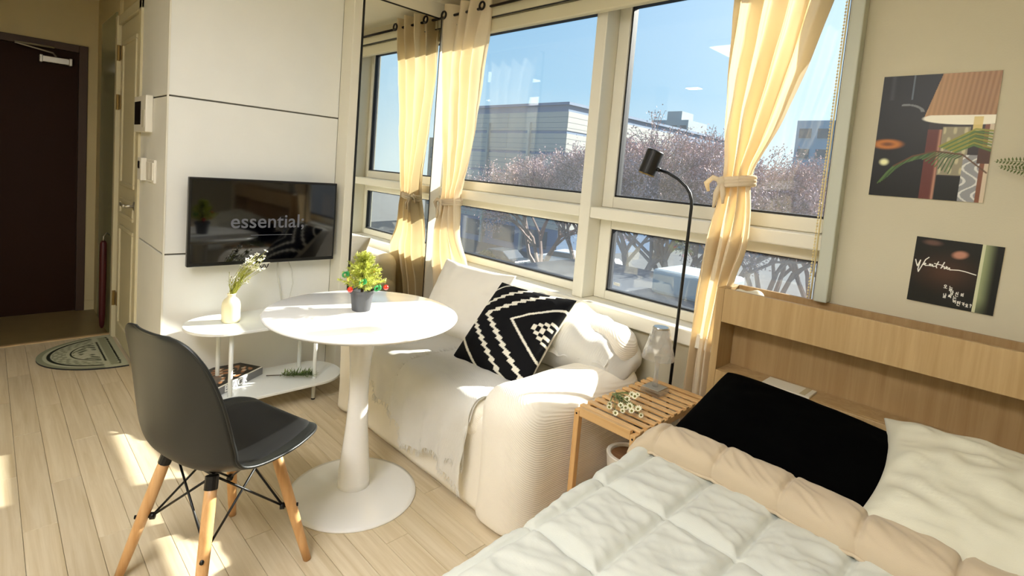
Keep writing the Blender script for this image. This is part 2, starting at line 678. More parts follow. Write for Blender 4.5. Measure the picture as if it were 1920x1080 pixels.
class Paint:
    def __init__(s, u, v, base):
        s.u, s.v = u, v
        s.c = [np.full_like(u, x) for x in lin(base)]
    def put(s, mask, col):
        k = lin(col)
        mask = np.clip(mask, 0, 1)
        for i in range(3): s.c[i] = s.c[i] * (1 - mask) + k[i] * mask
    def out(s): return s.c

# =================================================================== SETTING
ZC = 2.42           # ceiling
XR, YB = 4.4, -3.4  # right wall, back wall
XD = -2.30          # entrance wall
YS = -1.606         # hall side of the bathroom block

# floor with planks as pieces
fl = struct(MB().box(-1.40, XR, YB, 0.0, -.05, -.006).build('floor', 'groove'))
PW = .0925
plank = MB().box(-.4, .4, -PW / 2 + .0006, PW / 2 - .0006, -.012, 0).build('plank', 'floor_wood', fl, bevel=.0008, seg=1)
first = True
y = -2.151 - PW * 13
row = 0
while y < -.01:
    yc = y + PW / 2
    y += PW
    if yc < YB + .02 or yc > -.02: continue
    x = -1.40 - [.0, .37, .62, .18, .5][row % 5] - .05 * rnd.random()
    row += 1
    xs_end = XR
    while x < xs_end:
        L = .80
        a, b = max(x, -1.398), min(x + L, xs_end)
        # planks under the block behind the television wall are not laid
        if yc > YS: a = max(a, -.0)
        x += L
        if b - a < .05: continue
        loc = ((a + b) / 2, yc, rnd.uniform(-.0004, .0002))
        if first:
            plank.location = loc
            plank.scale = ((b - a - .001) / .8, 1, 1)
            first = False
        else:
            dupe(plank, 'plank', fl, loc, scale=((b - a - .001) / .8, 1, 1))

ef = struct(MB().box(XD - .12, -1.415, -2.75, YS, -.10, -.04).build('floor_entry', 'tile_entry'))
struct(MB().box(-1.428, -1.396, -2.75, YS, -.05, .006).build('trim_threshold', 'threshold', bevel=.003))

struct(MB().box(XD - .1, XR + .1, YB - .1, .15, ZC, ZC + .1).build('ceiling', 'ceiling_white'))

# window wall: below the sill, right of the casing, above the head
ww = MB()
ww.box(-.1, 0, .0, .20, .70, 2.33)
ww.box(-.1, 2.54, .0, .20, -.1, .70)
ww.box(2.54, XR + .1, .0, .20, -.1, ZC)
ww.box(-.1, 2.54, .0, .20, 2.33, ZC)
struct(ww.build('wall_window', 'wall_beige'))
struct(MB().box(XR, XR + .1, YB - .1, 0, -.1, ZC).build('wall_right', 'wall_beige'))
struct(MB().box(-.1, XR, YB - .1, YB, -.1, ZC).build('wall_back', 'wall_beige'))
hl = MB()
hl.box(XD, 0, -2.85, -2.75, -.1, ZC)
hl.box(-.1, 0, YB, -2.75, -.1, ZC)
struct(hl.build('wall_hall', 'wall_hall'))
# entrance wall around the door
ew = MB()
DY0, DY1, DZ = -2.60, -1.668, 2.05
ew.box(XD - .1, XD, -2.75, DY0, -.1, ZC)
ew.box(XD - .1, XD, DY1, YS + .1, -.1, ZC)
ew.box(XD - .1, XD, DY0, DY1, DZ, ZC)
struct(ew.build('wall_entry', 'wall_hall'))

# television wall block: backing + panels, grooves between them
tvw = struct(MB().box(-.63, -.012, YS + .012, .0, 0, ZC).build('wall_television', 'groove'))
for z0, z1 in ((.0, .792), (.800, 1.586), (1.594, ZC)):
    MB().box(-.012, 0, YS + .004, -.715, z0, z1).build('panel', 'wall_panel', tvw, bevel=.003)
    MB().box(-.61, -.004, YS, YS + .012, z0, z1).build('panel', 'wall_panel', tvw, bevel=.003)
MB().box(-.012, .004, -.70, 0, 0, ZC).build('panel', 'wall_panel', tvw)
# pillar trim beside the mirror and the box above it
struct(MB().box(0, .130, -.716, -.662, 0, ZC).build('trim_pillar', 'pvc_white', bevel=.004))
struct(MB().box(0, .117, -.6615, -.0, 0, 2.3).box(0, .128, -.6615, -.0, 2.325, ZC).box(0, .117, -.6615, 0, 2.3, 2.325).build('trim_mirror_back', 'pvc_white'))
# hall side wall (glossy cabinet front strip) and the bathroom door
hs = struct(MB().box(XD, -1.37, YS, YS + .1, -.05, ZC).build('wall_hall_side', 'wall_hall'))
MB().box(-2.02, -1.42, YS - .012, YS, -.02, 2.20).build('panel', 'cabinet_green', hs, bevel=.003)
struct(MB().box(-1.37, -.61, YS + .02, YS + .1, 2.11, ZC).build('wall_above_door', 'wall_hall'))
struct(MB().box(-.63, -.61, YS, YS + .1, 0, ZC).build('trim_corner', 'pvc_white'))
struct(MB().box(-.006, .004, YS - .002, YS + .006, 0, ZC).build('trim_block_corner', 'pvc_white'))

bd = empty('door_2', (-.98, YS, 0))
tag(bd, 'cream bathroom door with raised panels and lever handle', 'door', kind='structure')
f = MB()
f.box(-1.375, -1.315, YS - .02, YS + .08, 0, 2.16)
f.box(-.665, -.605, YS - .012, YS + .08, 0, 2.16)
f.box(-1.375, -.605, YS - .012, YS + .08, 2.10, 2.16)
f.build('door_frame', 'door_cream', bd, bevel=.004)
lf = MB().box(-1.312, -.668, YS + .004, YS + .04, .01, 2.095).build('leaf', 'door_cream', bd, bevel=.002)
for z0, z1 in ((.12, .80), (.86, .98), (1.06, 1.98)):
    m = MB()
    for a, b, c, d in ((-1.21, -.77, z0, z0 + .025), (-1.21, -.77, z1 - .025, z1), (-1.21, -1.185, z0 + .025, z1 - .025), (-.795, -.77, z0 + .025, z1 - .025)):
        m.box(a, b, YS - .006, YS + .006, c, d)
    m.build('moulding', 'door_cream', lf, bevel=.004)
for z in (.28, 1.60, 1.92):
    MB().tube([(-1.312, YS - .010, z - .05), (-1.312, YS - .010, z + .05)], .009, 10).box(-1.30, -1.255, YS - .001, YS + .005, z - .045, z + .045).build('hinge', 'brass', bd)
h = MB()
h.tube([(-.74, YS + .004, .965), (-.74, YS - .05, .965)], .010, 10)
h.tube([(-.74, YS - .05, .965), (-.80, YS - .055, .968), (-.86, YS - .05, .972)], [.010, .009, .007], 10)
h.lathe([(.026, 0), (.026, .008)], (0, 0, 0), 16)
n0 = len(h.v) - 32
h.v[n0:] = [(-.74 + p[0], YS + .004 - p[2], .965 + p[1]) for p in h.v[n0:]]
h.build('door_handle', 'steel', bd, smooth=True)

# entrance door
ed = empty('door_1', (XD, -2.1, -.04))
tag(ed, 'dark brown steel entrance door with closer arm', 'door', kind='structure')
f = MB()
f.box(XD - .06, XD + .015, DY1 - .055, DY1, -.04, DZ)
f.box(XD - .06, XD + .015, DY0, DY0 + .055, -.04, DZ)
f.box(XD - .06, XD + .015, DY0 + .055, DY1 - .055, DZ - .055, DZ)
f.build('door_frame', 'door_frame_brown', ed, bevel=.003)
MB().box(XD - .06, XD - .015, DY0 + .055, DY1 - .055, -.039, DZ - .055).build('leaf', 'door_brown', ed)
c_ = MB()
c_.box(XD - .015, XD + .045, -1.945, -1.775, 1.885, 1.930)
c_.box(XD - .015, XD + .050, -1.955, -1.935, 1.880, 1.935)
c_.box(XD - .015, XD + .050, -1.785, -1.765, 1.880, 1.935)
cl_ = c_.build('door_closer', 'steel', ed, bevel=.004)
a_ = MB()
a_.tube([(XD + .03, -1.86, 1.935), (XD + .06, -1.88, 1.955), (XD + .09, -2.09, 1.985)], .006, 8)
a_.tube([(XD + .09, -2.09, 1.990), (XD + .02, -1.87, 2.00)], .008, 8)
a_.build('closer_arm', 'steel', cl_)

# skirting
struct(MB().box(XD, XD + .012, DY1, YS, -.04, .04).build('baseboard_entry', 'wall_hall'))
struct(MB().box(-.60, .012, YS - .010, YS, 0, .055).box(.0, .010, YS - .01, -.717, 0, .055).build('baseboard_television', 'pvc_white', bevel=.002))
struct(MB().box(.14, 2.185, -.012, 0, 0, .06).build('baseboard_window', 'pvc_white', bevel=.002))

# ------------------------------------------------------------------- window
wn = empty('window_1', (1.25, 0, .66))
tag(wn, 'white plastic window with four panes and a wide centre post', 'window', kind='structure')
GY = .006  # inner glass face
fr = MB()
fr.box(.0, .055, .0, .19, .70, 2.33)             # left jamb
fr.box(2.512, 2.54, .0, .19, .70, 2.33)          # right jamb
fr.box(.055, 2.512, .0, .19, 2.285, 2.33)        # head
fr.box(.055, 2.512, .0, .19, .70, .722)          # bottom ledge
fr.build('frame', 'pvc_white', wn, bevel=.004)
MB().box(1.345, 1.412, -.004, .19, .7225, 2.284).build('centre_post', 'pvc_white', wn, bevel=.005)
for x0, x1 in ((.0555, 1.3445), (1.4125, 2.5115)):
    MB().box(x0, x1, .0, .19, 1.150, 1.208).build('transom', 'pvc_white', wn, bevel=.006)
def sash(x0, x1, z0, z1, gx0, gx1, gz0, gz1, gm, yf=.098):
    m = MB()
    yb_ = .15
    m.box(x0, gx0, yf, yb_, z0, z1)
    m.box(gx1, x1, yf, yb_, z0, z1)
    m.box(gx0, gx1, yf, yb_, z0, gz0)
    m.box(gx0, gx1, yf, yb_, gz1, z1)
    so = m.build('sash', 'pvc_white', wn, bevel=.005)
    g = MB()
    t = .009
    yy = yf + .012
    g.box(gx0 - .001, gx0 + t, yy, yb_, gz0, gz1)
    g.box(gx1 - t * .5, gx1 + .001, yy, yb_, gz0, gz1)
    g.box(gx0, gx1, yy, yb_, gz0 - .001, gz0 + t)
    g.box(gx0, gx1, yy, yb_, gz1 - t * .6, gz1 + .001)
    g.build('gasket', 'gasket', so)
    MB().box(gx0 + .002, gx1 - .002, .130, .136, gz0 + .002, gz1 - .002).build('pane', gm, so)
    return so
sash(.056, 1.344, 1.209, 2.284, .10, 1.300, 1.268, 2.245, 'glass_clear')
sash(.056, 1.344, .723, 1.149, .10, 1.300, .770, 1.098, 'glass_clear')
sash(1.413, 2.511, 1.209, 2.284, 1.482, 2.470, 1.268, 2.245, 'glass_clear')
rl = sash(1.413, 2.511, .723, 1.149, 1.484, 2.470, .770, 1.098, 'glass_hazy')
MB().box(1.515, 1.555, .1285, .1295, .802, .818).build('sticker', 'sticker', rl)
MB().box(.129, 2.185, -.045, -.0005, .655, .722).build('sill', 'sill_white', wn, bevel=.006)
struct(MB().box(2.512, 2.556, -.055, -.0005, .968, ZC).build('trim_casing', 'casing_grey', bevel=.004))

# roller blind (rolled up) with bead chain
rb = thing('roller_blind', (1.3, -.06, 2.2), 'cream roller blind rolled up under the ceiling above the window', 'blind')
MB().box(.14, 2.50, -.085, -.028, 2.268, 2.325).build('cassette', 'blind_cream', rb, bevel=.006)
MB().box(.14, 2.49, -.070, -.030, 2.185, 2.262).build('fabric_roll', 'blind_cream', rb, bevel=.008)
MB().box(.14, 2.50, -.088, -.080, 2.262, 2.267).build('dark_strip', 'gasket', rb)  # thin dark strip between the cassette and the rolled fabric
bc = MB()
z = 2.20
while z > .975:
    bc.ball((2.494 + .004 * (z - .97), -.062, z), .0038, 6, 4)
    z -= .0115
bc.tube([(2.494, -.062, .975), (2.499, -.062, 2.2)], .0011, 5)
bc.tube([(2.504, -.062, .975), (2.506, -.062, 2.2)], .003, 6)
bc.build('bead_chain', 'bead_gold', rb, smooth=True)

# mirror
mr_ = thing('wall_mirror', (.12, -.37, 0), 'tall frameless mirror beside the window reflecting the curtain', 'mirror')
MB().box(.118, .125, -.651, -.093, .02, 2.316).build('glass', 'mirror_silver', mr_)
MB().box(.118, .132, -.6615, -.6505, .02, 2.325).box(.118, .128, -.6505, -.088, 2.3165, 2.3245).box(.118, .127, -.0925, -.088, .02, 2.316).build('edge_strip', 'mirror_edge', mr_)

# =================================================================== FURNITURE
# ------------------------------------------------------------------- round table
TX, TY, TZ = 1.229, -1.172, .752
t = thing('tulip_table', (TX, TY, 0), 'round white pedestal table with trumpet foot in front of the sofa', 'table')
TR = .373
MB().lathe([(.001, -.030), (TR - .06, -.030), (TR - .012, -.017), (TR - .002, -.010), (TR, -.006), (TR - .003, -.0015), (TR - .008, 0), (.001, 0)],
           (TX, TY, TZ), 96, False).build('table_top', 'white_gloss', t, smooth=True)
prof = [(.064, .026), (.0635, .06), (.061, .10), (.056, .15), (.050, .21), (.044, .28), (.040, .35), (.038, .42), (.039, .50), (.043, .57), (.050, .64), (.057, .70), (.060, .722)]
MB().lathe(prof, (TX, TY, 0), 56, True).build('stem', 'white_gloss', t, smooth=True)
prof = [(.252, 0), (.2535, .003), (.2525, .007), (.235, .0095), (.18, .013), (.13, .019), (.09, .026), (.066, .036), (.001, .036)]
MB().lathe(prof, (TX, TY, 0), 96, True).build('foot', 'white_gloss', t, smooth=True)

# potted mini tree on the table
px_, py_ = 1.200, -1.168
p = thing('potted_tree', (px_, py_, TZ), 'small decorated Christmas tree in grey pot on the round table', 'potted plant')
MB().lathe([(.001, 0), (.034, 0), (.036, .003), (.0445, .070), (.049, .071), (.050, .083), (.0465, .084), (.0455, .074), (.001, .070)],
           (px_, py_, TZ), 36, False).build('pot', 'pot_grey', p, smooth=False)
mat('needle', '#b4ba4a', .6, noise_amt=.35, noise_scale=45)
fo = MB()
r2 = random.Random(3)
def needle_branch(mb, a, b, n, ln, wd):
    a, b = Vector(a), Vector(b)
    ax = (b - a).normalized()
    for i in range(n):
        tt = i / n
        o = a.lerp(b, .15 + .85 * tt)
        d = Vector((r2.gauss(0, 1), r2.gauss(0, 1), r2.gauss(0, 1)))
        d = (d - ax * d.dot(ax)).normalized()
        dr = (ax * .8 + d).normalized()
        s_ = dr.cross(Vector((r2.random(), r2.random(), r2.random()))).normalized() * wd
        l = ln * (1 - .4 * tt)
        mb.add([o - s_, o + s_, o + dr * l], [(0, 1, 2)])
zt = TZ + .080
for i in range(70):
    k = i / 70
    zz = zt + .005 + .115 * k
    rad = .095 * (1 - k) ** .75 + .012
    a = i * 2.4 + r2.uniform(-.3, .3)
    rr = rad * r2.uniform(.75, 1.05)
    needle_branch(fo, (px_, py_, zz), (px_ + rr * math.cos(a), py_ + rr * math.sin(a), zz + .03 * r2.random() + .018), 56, .022, .0016)
needle_branch(fo, (px_, py_, zt + .09), (px_ + .004, py_, TZ + .236), 90, .022, .0011)
for k in range(5):
    a = k * 1.3
    needle_branch(fo, (px_, py_, zt + .11), (px_ + .03 * math.cos(a), py_ + .03 * math.sin(a), zt + .15), 40, .018, .0011)
tag(fo.build('foliage', 'needle', p, fixn=False), kind='stuff')
MB().tube([(px_, py_, TZ + .06), (px_, py_, TZ + .2)], [.006, .003], 8).build('trunk', 'soil', p)
for a, zz, rr in ((-1.05, .100, .088), (.80, .100, .094), (1.9, .15, .055), (3.3, .11, .085)):
    MB().ball((px_ + rr * math.cos(a), py_ + rr * math.sin(a), TZ + zz), .011, 12, 8).build('bauble', 'bauble_red', p, smooth=True)
for a, zz, rr in ((-.55, .125, .060), (.35, .100, .072), (-2.2, .14, .07)):
    c = (px_ + rr * math.cos(a), py_ + rr * math.sin(a), TZ + zz)
    MB().torus(c, .009, .004, 'X', 12, 6).torus((c[0], c[1] + .012, c[2] + .003), .008, .004, 'Y', 12, 6).build('bow', 'ribbon_green', p, smooth=True)

# ------------------------------------------------------------------- shell chair
ch = thing('shell_chair', (1.34, -1.71, 0), 'black shell chair on beech dowel legs facing the round table', 'chair', rz=R(17))
def chair_shell():
    # profile in local (y, z): from front lip over the seat to the top of the back
    pr = [(.232, .402), (.241, .414), (.243, .427), (.236, .437), (.218, .442), (.18, .440), (.10, .425), (.02, .412), (-.06, .408), (-.12, .420), (-.165, .455), (-.188, .51),
          (-.197, .58), (-.203, .66), (-.212, .74), (-.219, .785), (-.223, .812), (-.2255, .828), (-.226, .834)]
    wd = [.020, .062, .105, .142, .176, .207, .230, .233, .232, .230, .228, .226, .225, .218, .200, .178, .152, .118, .080]
    cup = [0, .0, .0, .001, .004, .010, .022, .032, .044, .058, .072, .078, .070, .056, .040, .029, .021, .014, .010]
    def cat(P, s):
        i = min(int(s), len(P) - 2)
        f_ = s - i
        g = lambda k: P[min(max(k, 0), len(P) - 1)]
        p0, p1, p2, p3 = g(i - 1), g(i), g(i + 1), g(i + 2)
        if not isinstance(p0, tuple): p0, p1, p2, p3 = (p0,), (p1,), (p2,), (p3,)
        return [.5 * (2 * b + (c - a) * f_ + (2 * a - 5 * b + 4 * c - d) * f_ ** 2 + (3 * b - a - 3 * c + d) * f_ ** 3) for a, b, c, d in zip(p0, p1, p2, p3)]
    NS, NT = 84, 41
    G = []
    for i in range(NS + 1):
        s_ = i / NS * (len(pr) - 1)
        yy, zz = cat(pr, s_)
        e_ = .02
        y1, z1 = cat(pr, min(s_ + e_, len(pr) - 1.0001))
        y0, z0 = cat(pr, max(s_ - e_, 0))
        ty, tz = y1 - y0, z1 - z0
        L = math.hypot(ty, tz)
        ny, nz = tz / L, -ty / L      # points to the sitter: up on the seat, forward on the back
        ww_ = cat(wd, s_)[0]
        cc = cat(cup, s_)[0]
        row_ = []
        for j in range(NT):
            t_ = -1 + 2 * j / (NT - 1)
            q = abs(t_) ** 2.6
            row_.append((t_ * ww_, yy + ny * cc * q, zz + nz * cc * q))
        G.append(row_)
    return G
G = chair_shell()
sh = MB().grid(G).build('shell', 'chair_shell', ch, smooth=True, local=True)
md = sh.modifiers.new('s', 'SOLIDIFY')
md.thickness = .007
md.offset = 0
# rim bead around the shell edge
loop = G[0] + [r_[-1] for r_ in G[1:]] + list(reversed(G[-1]))[1:] + [r_[0] for r_ in reversed(G[:-1])]
MB().tube(loop + [loop[0]], .0048, 6, False).build('rim', 'chair_shell', ch, smooth=True, local=True)
# seat pad
pad = MB()
Gp = []
for i in range(16, 45):
    row_ = []
    for j in range(4, 37):
        x_, y_, z_ = G[i][j]
        tt = min((i - 16) / 4, (44 - i) / 4, (j - 4) / 4, (36 - j) / 4, 1)
        row_.append((x_, y_ + .002, z_ + .003 + .007 * max(0, tt) ** .5))
    Gp.append(row_)
pad.grid(Gp).build('seat_pad', 'seat_pad', ch, smooth=True, local=True)
tips, tops = [], []
for sx, sy in ((-1, 1), (1, 1), (1, -1), (-1, -1)):
    tip = Vector((.200 * sx, .190 * sy, 0))
    top = Vector((.112 * sx, .105 * sy + .005, .395))
    tips.append(tip)
    tops.append(top)
    pts = [tip.lerp(top, k / 6) for k in range(7)]
    lg = MB().tube(pts, [.0125, .0145, .016, .017, .0175, .0175, .016], 16).build('leg', 'beech', ch, smooth=True, local=True)
    MB().tube([tip.lerp(top, .93), tip.lerp(top, 1.02)], .0185, 12).build('bracket', 'black_metal', lg, local=True)
    q = tip.lerp(top, .50)
    dirv = Vector((-sx, -sy, 0)).normalized()
    MB().tube([q - dirv * .022, q + dirv * .030], .006, 8).tube([q + dirv * .020, q + dirv * .034], .011, 8).build('bolt', 'black_metal', lg, smooth=True, local=True)
for i in range(4):
    j = (i + 1) % 4
    for a, b in ((i, j), (j, i)):
        lo_ = tips[a].lerp(tops[a], .50)
        hi_ = tops[b] * .82 + Vector((0, 0, .07))
        hi_.z = .388
        lo_ = lo_ + Vector((-lo_.x, -lo_.y, 0)) * .12
        MB().tube([lo_, hi_], .0036, 8).build('brace', 'black_metal', ch, smooth=True, local=True)
MB().box(-.10, .10, -.09, .10, .392, .400).build('mount_plate', 'black_metal', ch, local=True)

# ------------------------------------------------------------------- oval shelf bench
sb = thing('shelf_bench', (.225, -1.15, 0), 'white oval two-tier shelf bench under the television', 'shelf')
def stadium(x0, x1, y0, y1, n=24):
    r = (x1 - x0) / 2
    cx = (x0 + x1) / 2
    P = [(cx + r * math.cos(math.pi + math.pi * k / n), y0 + r + r * math.sin(math.pi + math.pi * k / n)) for k in range(n + 1)]
    P += [(cx + r * math.cos(math.pi * k / n), y1 - r + r * math.sin(math.pi * k / n)) for k in range(n + 1)]
    return P
MB().prism(stadium(.045, .400, -1.560, -.745), .455, .470).build('top_shelf', 'white_lacquer', sb, bevel=.003)
MB().prism(stadium(.045, .400, -1.560, -.745), .105, .120).build('lower_shelf', 'white_lacquer', sb, bevel=.003)
for lx in (.12, .325):
    for ly in (-.935, -1.37):
        lg = MB().lathe([(.0105, .006), (.0105, .455)], (lx, ly, 0), 16).build('leg', 'white_lacquer', sb, smooth=True)
        MB().lathe([(.0108, 0), (.0108, .008)], (lx, ly, 0), 16).build('foot_cap', 'plastic_black', lg)

# vase + flowers
vx, vy, vz = .205, -1.342, .470
va = thing('vase', (vx, vy, vz), 'cream ceramic bottle vase on the shelf bench', 'vase')
MB().lathe([(.001, .0), (.038, 0), (.043, .004), (.044, .02), (.044, .082), (.042, .100), (.034, .116), (.022, .126), (.018, .132), (.018, .140), (.021, .148), (.0175, .148), (.0145, .136), (.001, .120)],
           (vx, vy, vz), 40, False).build('body', 'vase_cream', va, smooth=True)
fb = thing('flower_bunch', (vx, vy, vz + .15), 'bunch of tiny white flowers leaning out of the cream vase', 'flowers')
stems = MB()
r3 = random.Random(11)
blossom = MB()
for k in range(5):
    a = 2 * math.pi * k / 5
    c, s_ = math.cos(a), math.sin(a)
    blossom.add([(0, 0, 0), (.004 * c - .004 * s_, .004 * s_ + .004 * c, .002), (.011 * c, .011 * s_, .0035), (.004 * c + .004 * s_, .004 * s_ - .004 * c, .002)], [(0, 1, 2, 3)])
blossom.ball((0, 0, .002), .0028, 6, 4, 1)
bl0 = None
for i in range(46):
    tx = r3.uniform(-.025, .05)
    k = r3.random()
    ty = .015 + .125 * k + r3.uniform(-.03, .03)
    tz_ = .080 + .115 * k + r3.uniform(-.045, .045)
    tip = Vector((vx + tx, vy + ty, vz + .13 + tz_))
    base = Vector((vx + r3.uniform(-.008, .008), vy + r3.uniform(-.008, .008), vz + .125))
    mid = base.lerp(tip, .5) + Vector((0, -.012, .018))
    stems.tube([base, mid, tip], [.0014, .0012, .0008], 5)
    if bl0 is None:
        bl0 = blossom.build('blossom', ['petal_white', 'flower_eye'], fb, fixn=False)
        bl0.location = tip - wl(fb)
        o = bl0
    else:
        o = dupe(bl0, 'blossom', fb, tip - wl(fb))
    sc = r3.uniform(1.1, 1.7)
    o.scale = (sc, sc, sc)
    o.rotation_euler = (r3.uniform(-.9, .9), r3.uniform(-.4, 1.1), r3.uniform(0, 6))
    for q in range(3):
        lp = base.lerp(tip, r3.uniform(.15, .7)) + Vector((0, -.005, .01))
        d = Vector((r3.gauss(0, 1), r3.gauss(0, 1), .8)).normalized() * .022
        s_ = d.cross(Vector((0, 0, 1))).normalized() * .0028
        stems.add([lp, lp + d * .5 + s_, lp + d, lp + d * .5 - s_], [(0, 1, 2, 3)])
stems.build('stems', 'stem_lime', fb, fixn=False)

# book box on the lower shelf
bk = thing('art_book', (.12, -1.30, .12), 'thick photo book lying on the lower shelf of the bench', 'book')
A, B_ = Vector((.330, -1.470)), Vector((.125, -1.140))
ux = (B_ - A).normalized()
uy = Vector((-ux.y, ux.x))
if uy.x > 0: uy = -uy
Lk, Dk, Hk = (B_ - A).length, .24, .040
def bp(a, b, z): return (A.x + ux.x * a + uy.x * b, A.y + ux.y * a + uy.y * b, z)
def bbox(a0, a1, b0, b1, z0, z1):
    return MB().add([bp(a, b, z) for z in (z0, z1) for a, b in ((a0, b0), (a1, b0), (a1, b1), (a0, b1))],
                    [(0, 3, 2, 1), (4, 5, 6, 7), (0, 1, 5, 4), (1, 2, 6, 5), (2, 3, 7, 6), (3, 0, 4, 7)])
bbox(0, Lk, 0, Dk - .02, .1205, .1205 + Hk).build('cover', 'book_grey', bk, bevel=.0015)
def cover_col(u, v):
    P = Paint(u, v, '#1c1a18')
    n = np.sin(u * 23 + 3 * np.sin(v * 9)) * np.cos(v * 17 + 2 * np.sin(u * 11))
    P.put(sstep(.1, .5, n) * (np.abs(u - .5) < .42) * (np.abs(v - .5) < .36), '#b07a50')
    P.put(sstep(.5, .8, np.sin(u * 31 + v * 8) * np.cos(v * 25)) * (np.abs(u - .55) < .36) * (np.abs(v - .5) < .3), '#e8ddcc')
    P.put((np.hypot((u - .28) / .2, (v - .5) / .26) < 1) * .85, '#6a625a')
    P.put((v < .06) * 1.0, '#efece2')
    return P.out()
print_grid('cover_print', lambda u, v: tuple(np.array([A.x + ux.x * (u * Lk) + uy.x * (v * (Dk - .02)), A.y + ux.y * (u * Lk) + uy.y * (v * (Dk - .02)), np.full_like(u, .1205 + Hk + .0008)])),
           70, 50, cover_col, 'print_book', bk)
tq = A + ux * (Lk * .48) - uy * .0012
text_obj('title', 'BLACK', .047, 'text_white', bk, (tq.x, tq.y, .1405), (R(90), 0, math.atan2(ux.y, ux.x)), .0008, .0012, spacing=1.15)

# sprig on the lower shelf
sg = thing('green_sprig', (.26, -1.02, .12), 'dried green sprig lying on the lower shelf of the bench', 'sprig')
s0, s1 = Vector((.165, -1.135, .124)), Vector((.30, -.965, .135))
MB().tube([s0, s0.lerp(s1, .5) + Vector((0, 0, .004)), s1], [.0022, .002, .0012], 6).build('stem', 'soil', sg)
lv = MB()
for i in range(240):
    k = r3.uniform(.40, 1.2)
    o = s0.lerp(s1, min(k, 1.05)) + Vector((r3.gauss(0, .006), r3.gauss(0, .006), .003))
    d = (s1 - s0).normalized() * .8 + Vector((r3.gauss(0, .8), r3.gauss(0, .8), abs(r3.gauss(.35, .6))))
    d = d.normalized() * r3.uniform(.022, .055)
    s_ = d.cross(Vector((0, 0, 1)))
    s_ = s_.normalized() * .0035 if s_.length > 1e-6 else Vector((.003, 0, 0))
    if (o + d).z < .124: d.z = .004
    lv.add([o, o + d * .5 + s_, o + d, o + d * .5 - s_], [(0, 1, 2, 3)])
tag(lv.build('leaves', 'leaf_green', sg, fixn=False), kind='stuff')

# ------------------------------------------------------------------- television
tv = thing('television', (.07, -1.13, .75), 'flat black television mounted on the panelled wall', 'television')
TY0, TY1, TZ0, TZ1, TXF = -1.522, -.743, .742, 1.199, .092
MB().box(TXF - .03, TXF, TY0, TY1, TZ0, TZ1).build('housing', 'plastic_black', tv, bevel=.004)
scn = MB().box(TXF, TXF + .0015, TY0 + .012, TY1 - .012, TZ0 + .020, TZ1 - .012).build('screen', 'screen_black', tv)
yc = -1.105
text_obj('screen_title', 'essential;', .106, 'screen_text', tv, (TXF + .0024, yc - .025, .972), (R(90), 0, R(90)), .0003, .0009, spacing=1.02)
MB().box(TXF + .0015, TXF + .0022, -1.222, -1.000, .898, .9005).build('screen_line', 'screen_text', tv)
MB().box(TXF - .004, TXF + .002, -1.165, -1.115, TZ0 - .004, TZ0 + .004).build('brand_plate', 'plastic_white', tv)
MB().box(.0, TXF - .03, -1.25, -1.02, .86, 1.06).build('wall_bracket', 'black_metal', tv)
ca = MB()
pts = [(.05, -1.18 + .075 * k / 12 , .735 - .028 * abs(math.sin(3 * math.pi * k / 12))) for k in range(13)]
ca.tube(pts, .0028, 6)
ca.build('cable_loop', 'plastic_black', tv, smooth=True)
ca = MB()
ca.tube([(.04, -.745, 1.03), (.03, -.722, 1.01), (.03, -.728, .965), (.04, -.745, .94)], .003, 6)
ca.build('cable_loop', 'plastic_black', tv, smooth=True)
cb = tag(MB().tube([(.03, -1.05, .76), (.03, -1.045, .66), (.02, -1.02, .56), (.02, -1.01, .475)], .0045, 8).build('power_cord', 'cable_grey', smooth=True),
         'thicker grey cord hanging straight below the television', 'cord')
cb = tag(MB().tube([(.03, -1.00, .76), (.03, -.965, .68), (.03, -.955, .60), (.03, -.975, .50), (.03, -.98, .474)], .0028, 8).build('aerial_cord', 'cable_grey', smooth=True),
         'thin curved grey cord hanging below the television', 'cord')

# wall fittings on the side of the block
ic = thing('intercom', (-.42, YS, 1.5), 'white video intercom with black screen beside the bathroom door', 'intercom')
MB().box(-.60, -.30, YS - .035, YS, 1.405, 1.60).build('case', 'plastic_white', ic, bevel=.006)
MB().box(-.575, -.42, YS - .037, YS - .034, 1.445, 1.570).build('screen', 'plastic_black', ic)
MB().box(-.385, -.325, YS - .037, YS - .034, 1.43, 1.52).build('speaker_grille', 'pvc_side', ic)
th = thing('thermostat', (-.47, YS, 1.2), 'narrow white thermostat with dark display below the intercom', 'thermostat')
MB().box(-.515, -.425, YS - .028, YS, 1.140, 1.265).build('case', 'plastic_white', th, bevel=.004)
MB().box(-.500, -.455, YS - .030, YS - .027, 1.205, 1.245).build('display', 'plastic_black', th)
for x0, x1, lab in ((-.60, -.535, 'white wall switch next to the door trim, left of the thermostat'), (-.37, -.19, 'wide white double wall switch right of the thermostat')):
    sw = thing('light_switch', ((x0 + x1) / 2, YS, 1.2), lab, 'switch', 'wall switches by the bathroom door')
    MB().box(x0, x1, YS - .012, YS, 1.140, 1.262).build('plate', 'plastic_white', sw, bevel=.003)
    n_ = 1 if x1 - x0 < .1 else 2
    for k in range(n_):
        a = x0 + .012 + (x1 - x0 - .024) / n_ * k
        MB().box(a + .002, a + (x1 - x0 - .024) / n_ - .002, YS - .016, YS - .011, 1.155, 1.247).build('rocker', 'plastic_white', sw, bevel=.002)

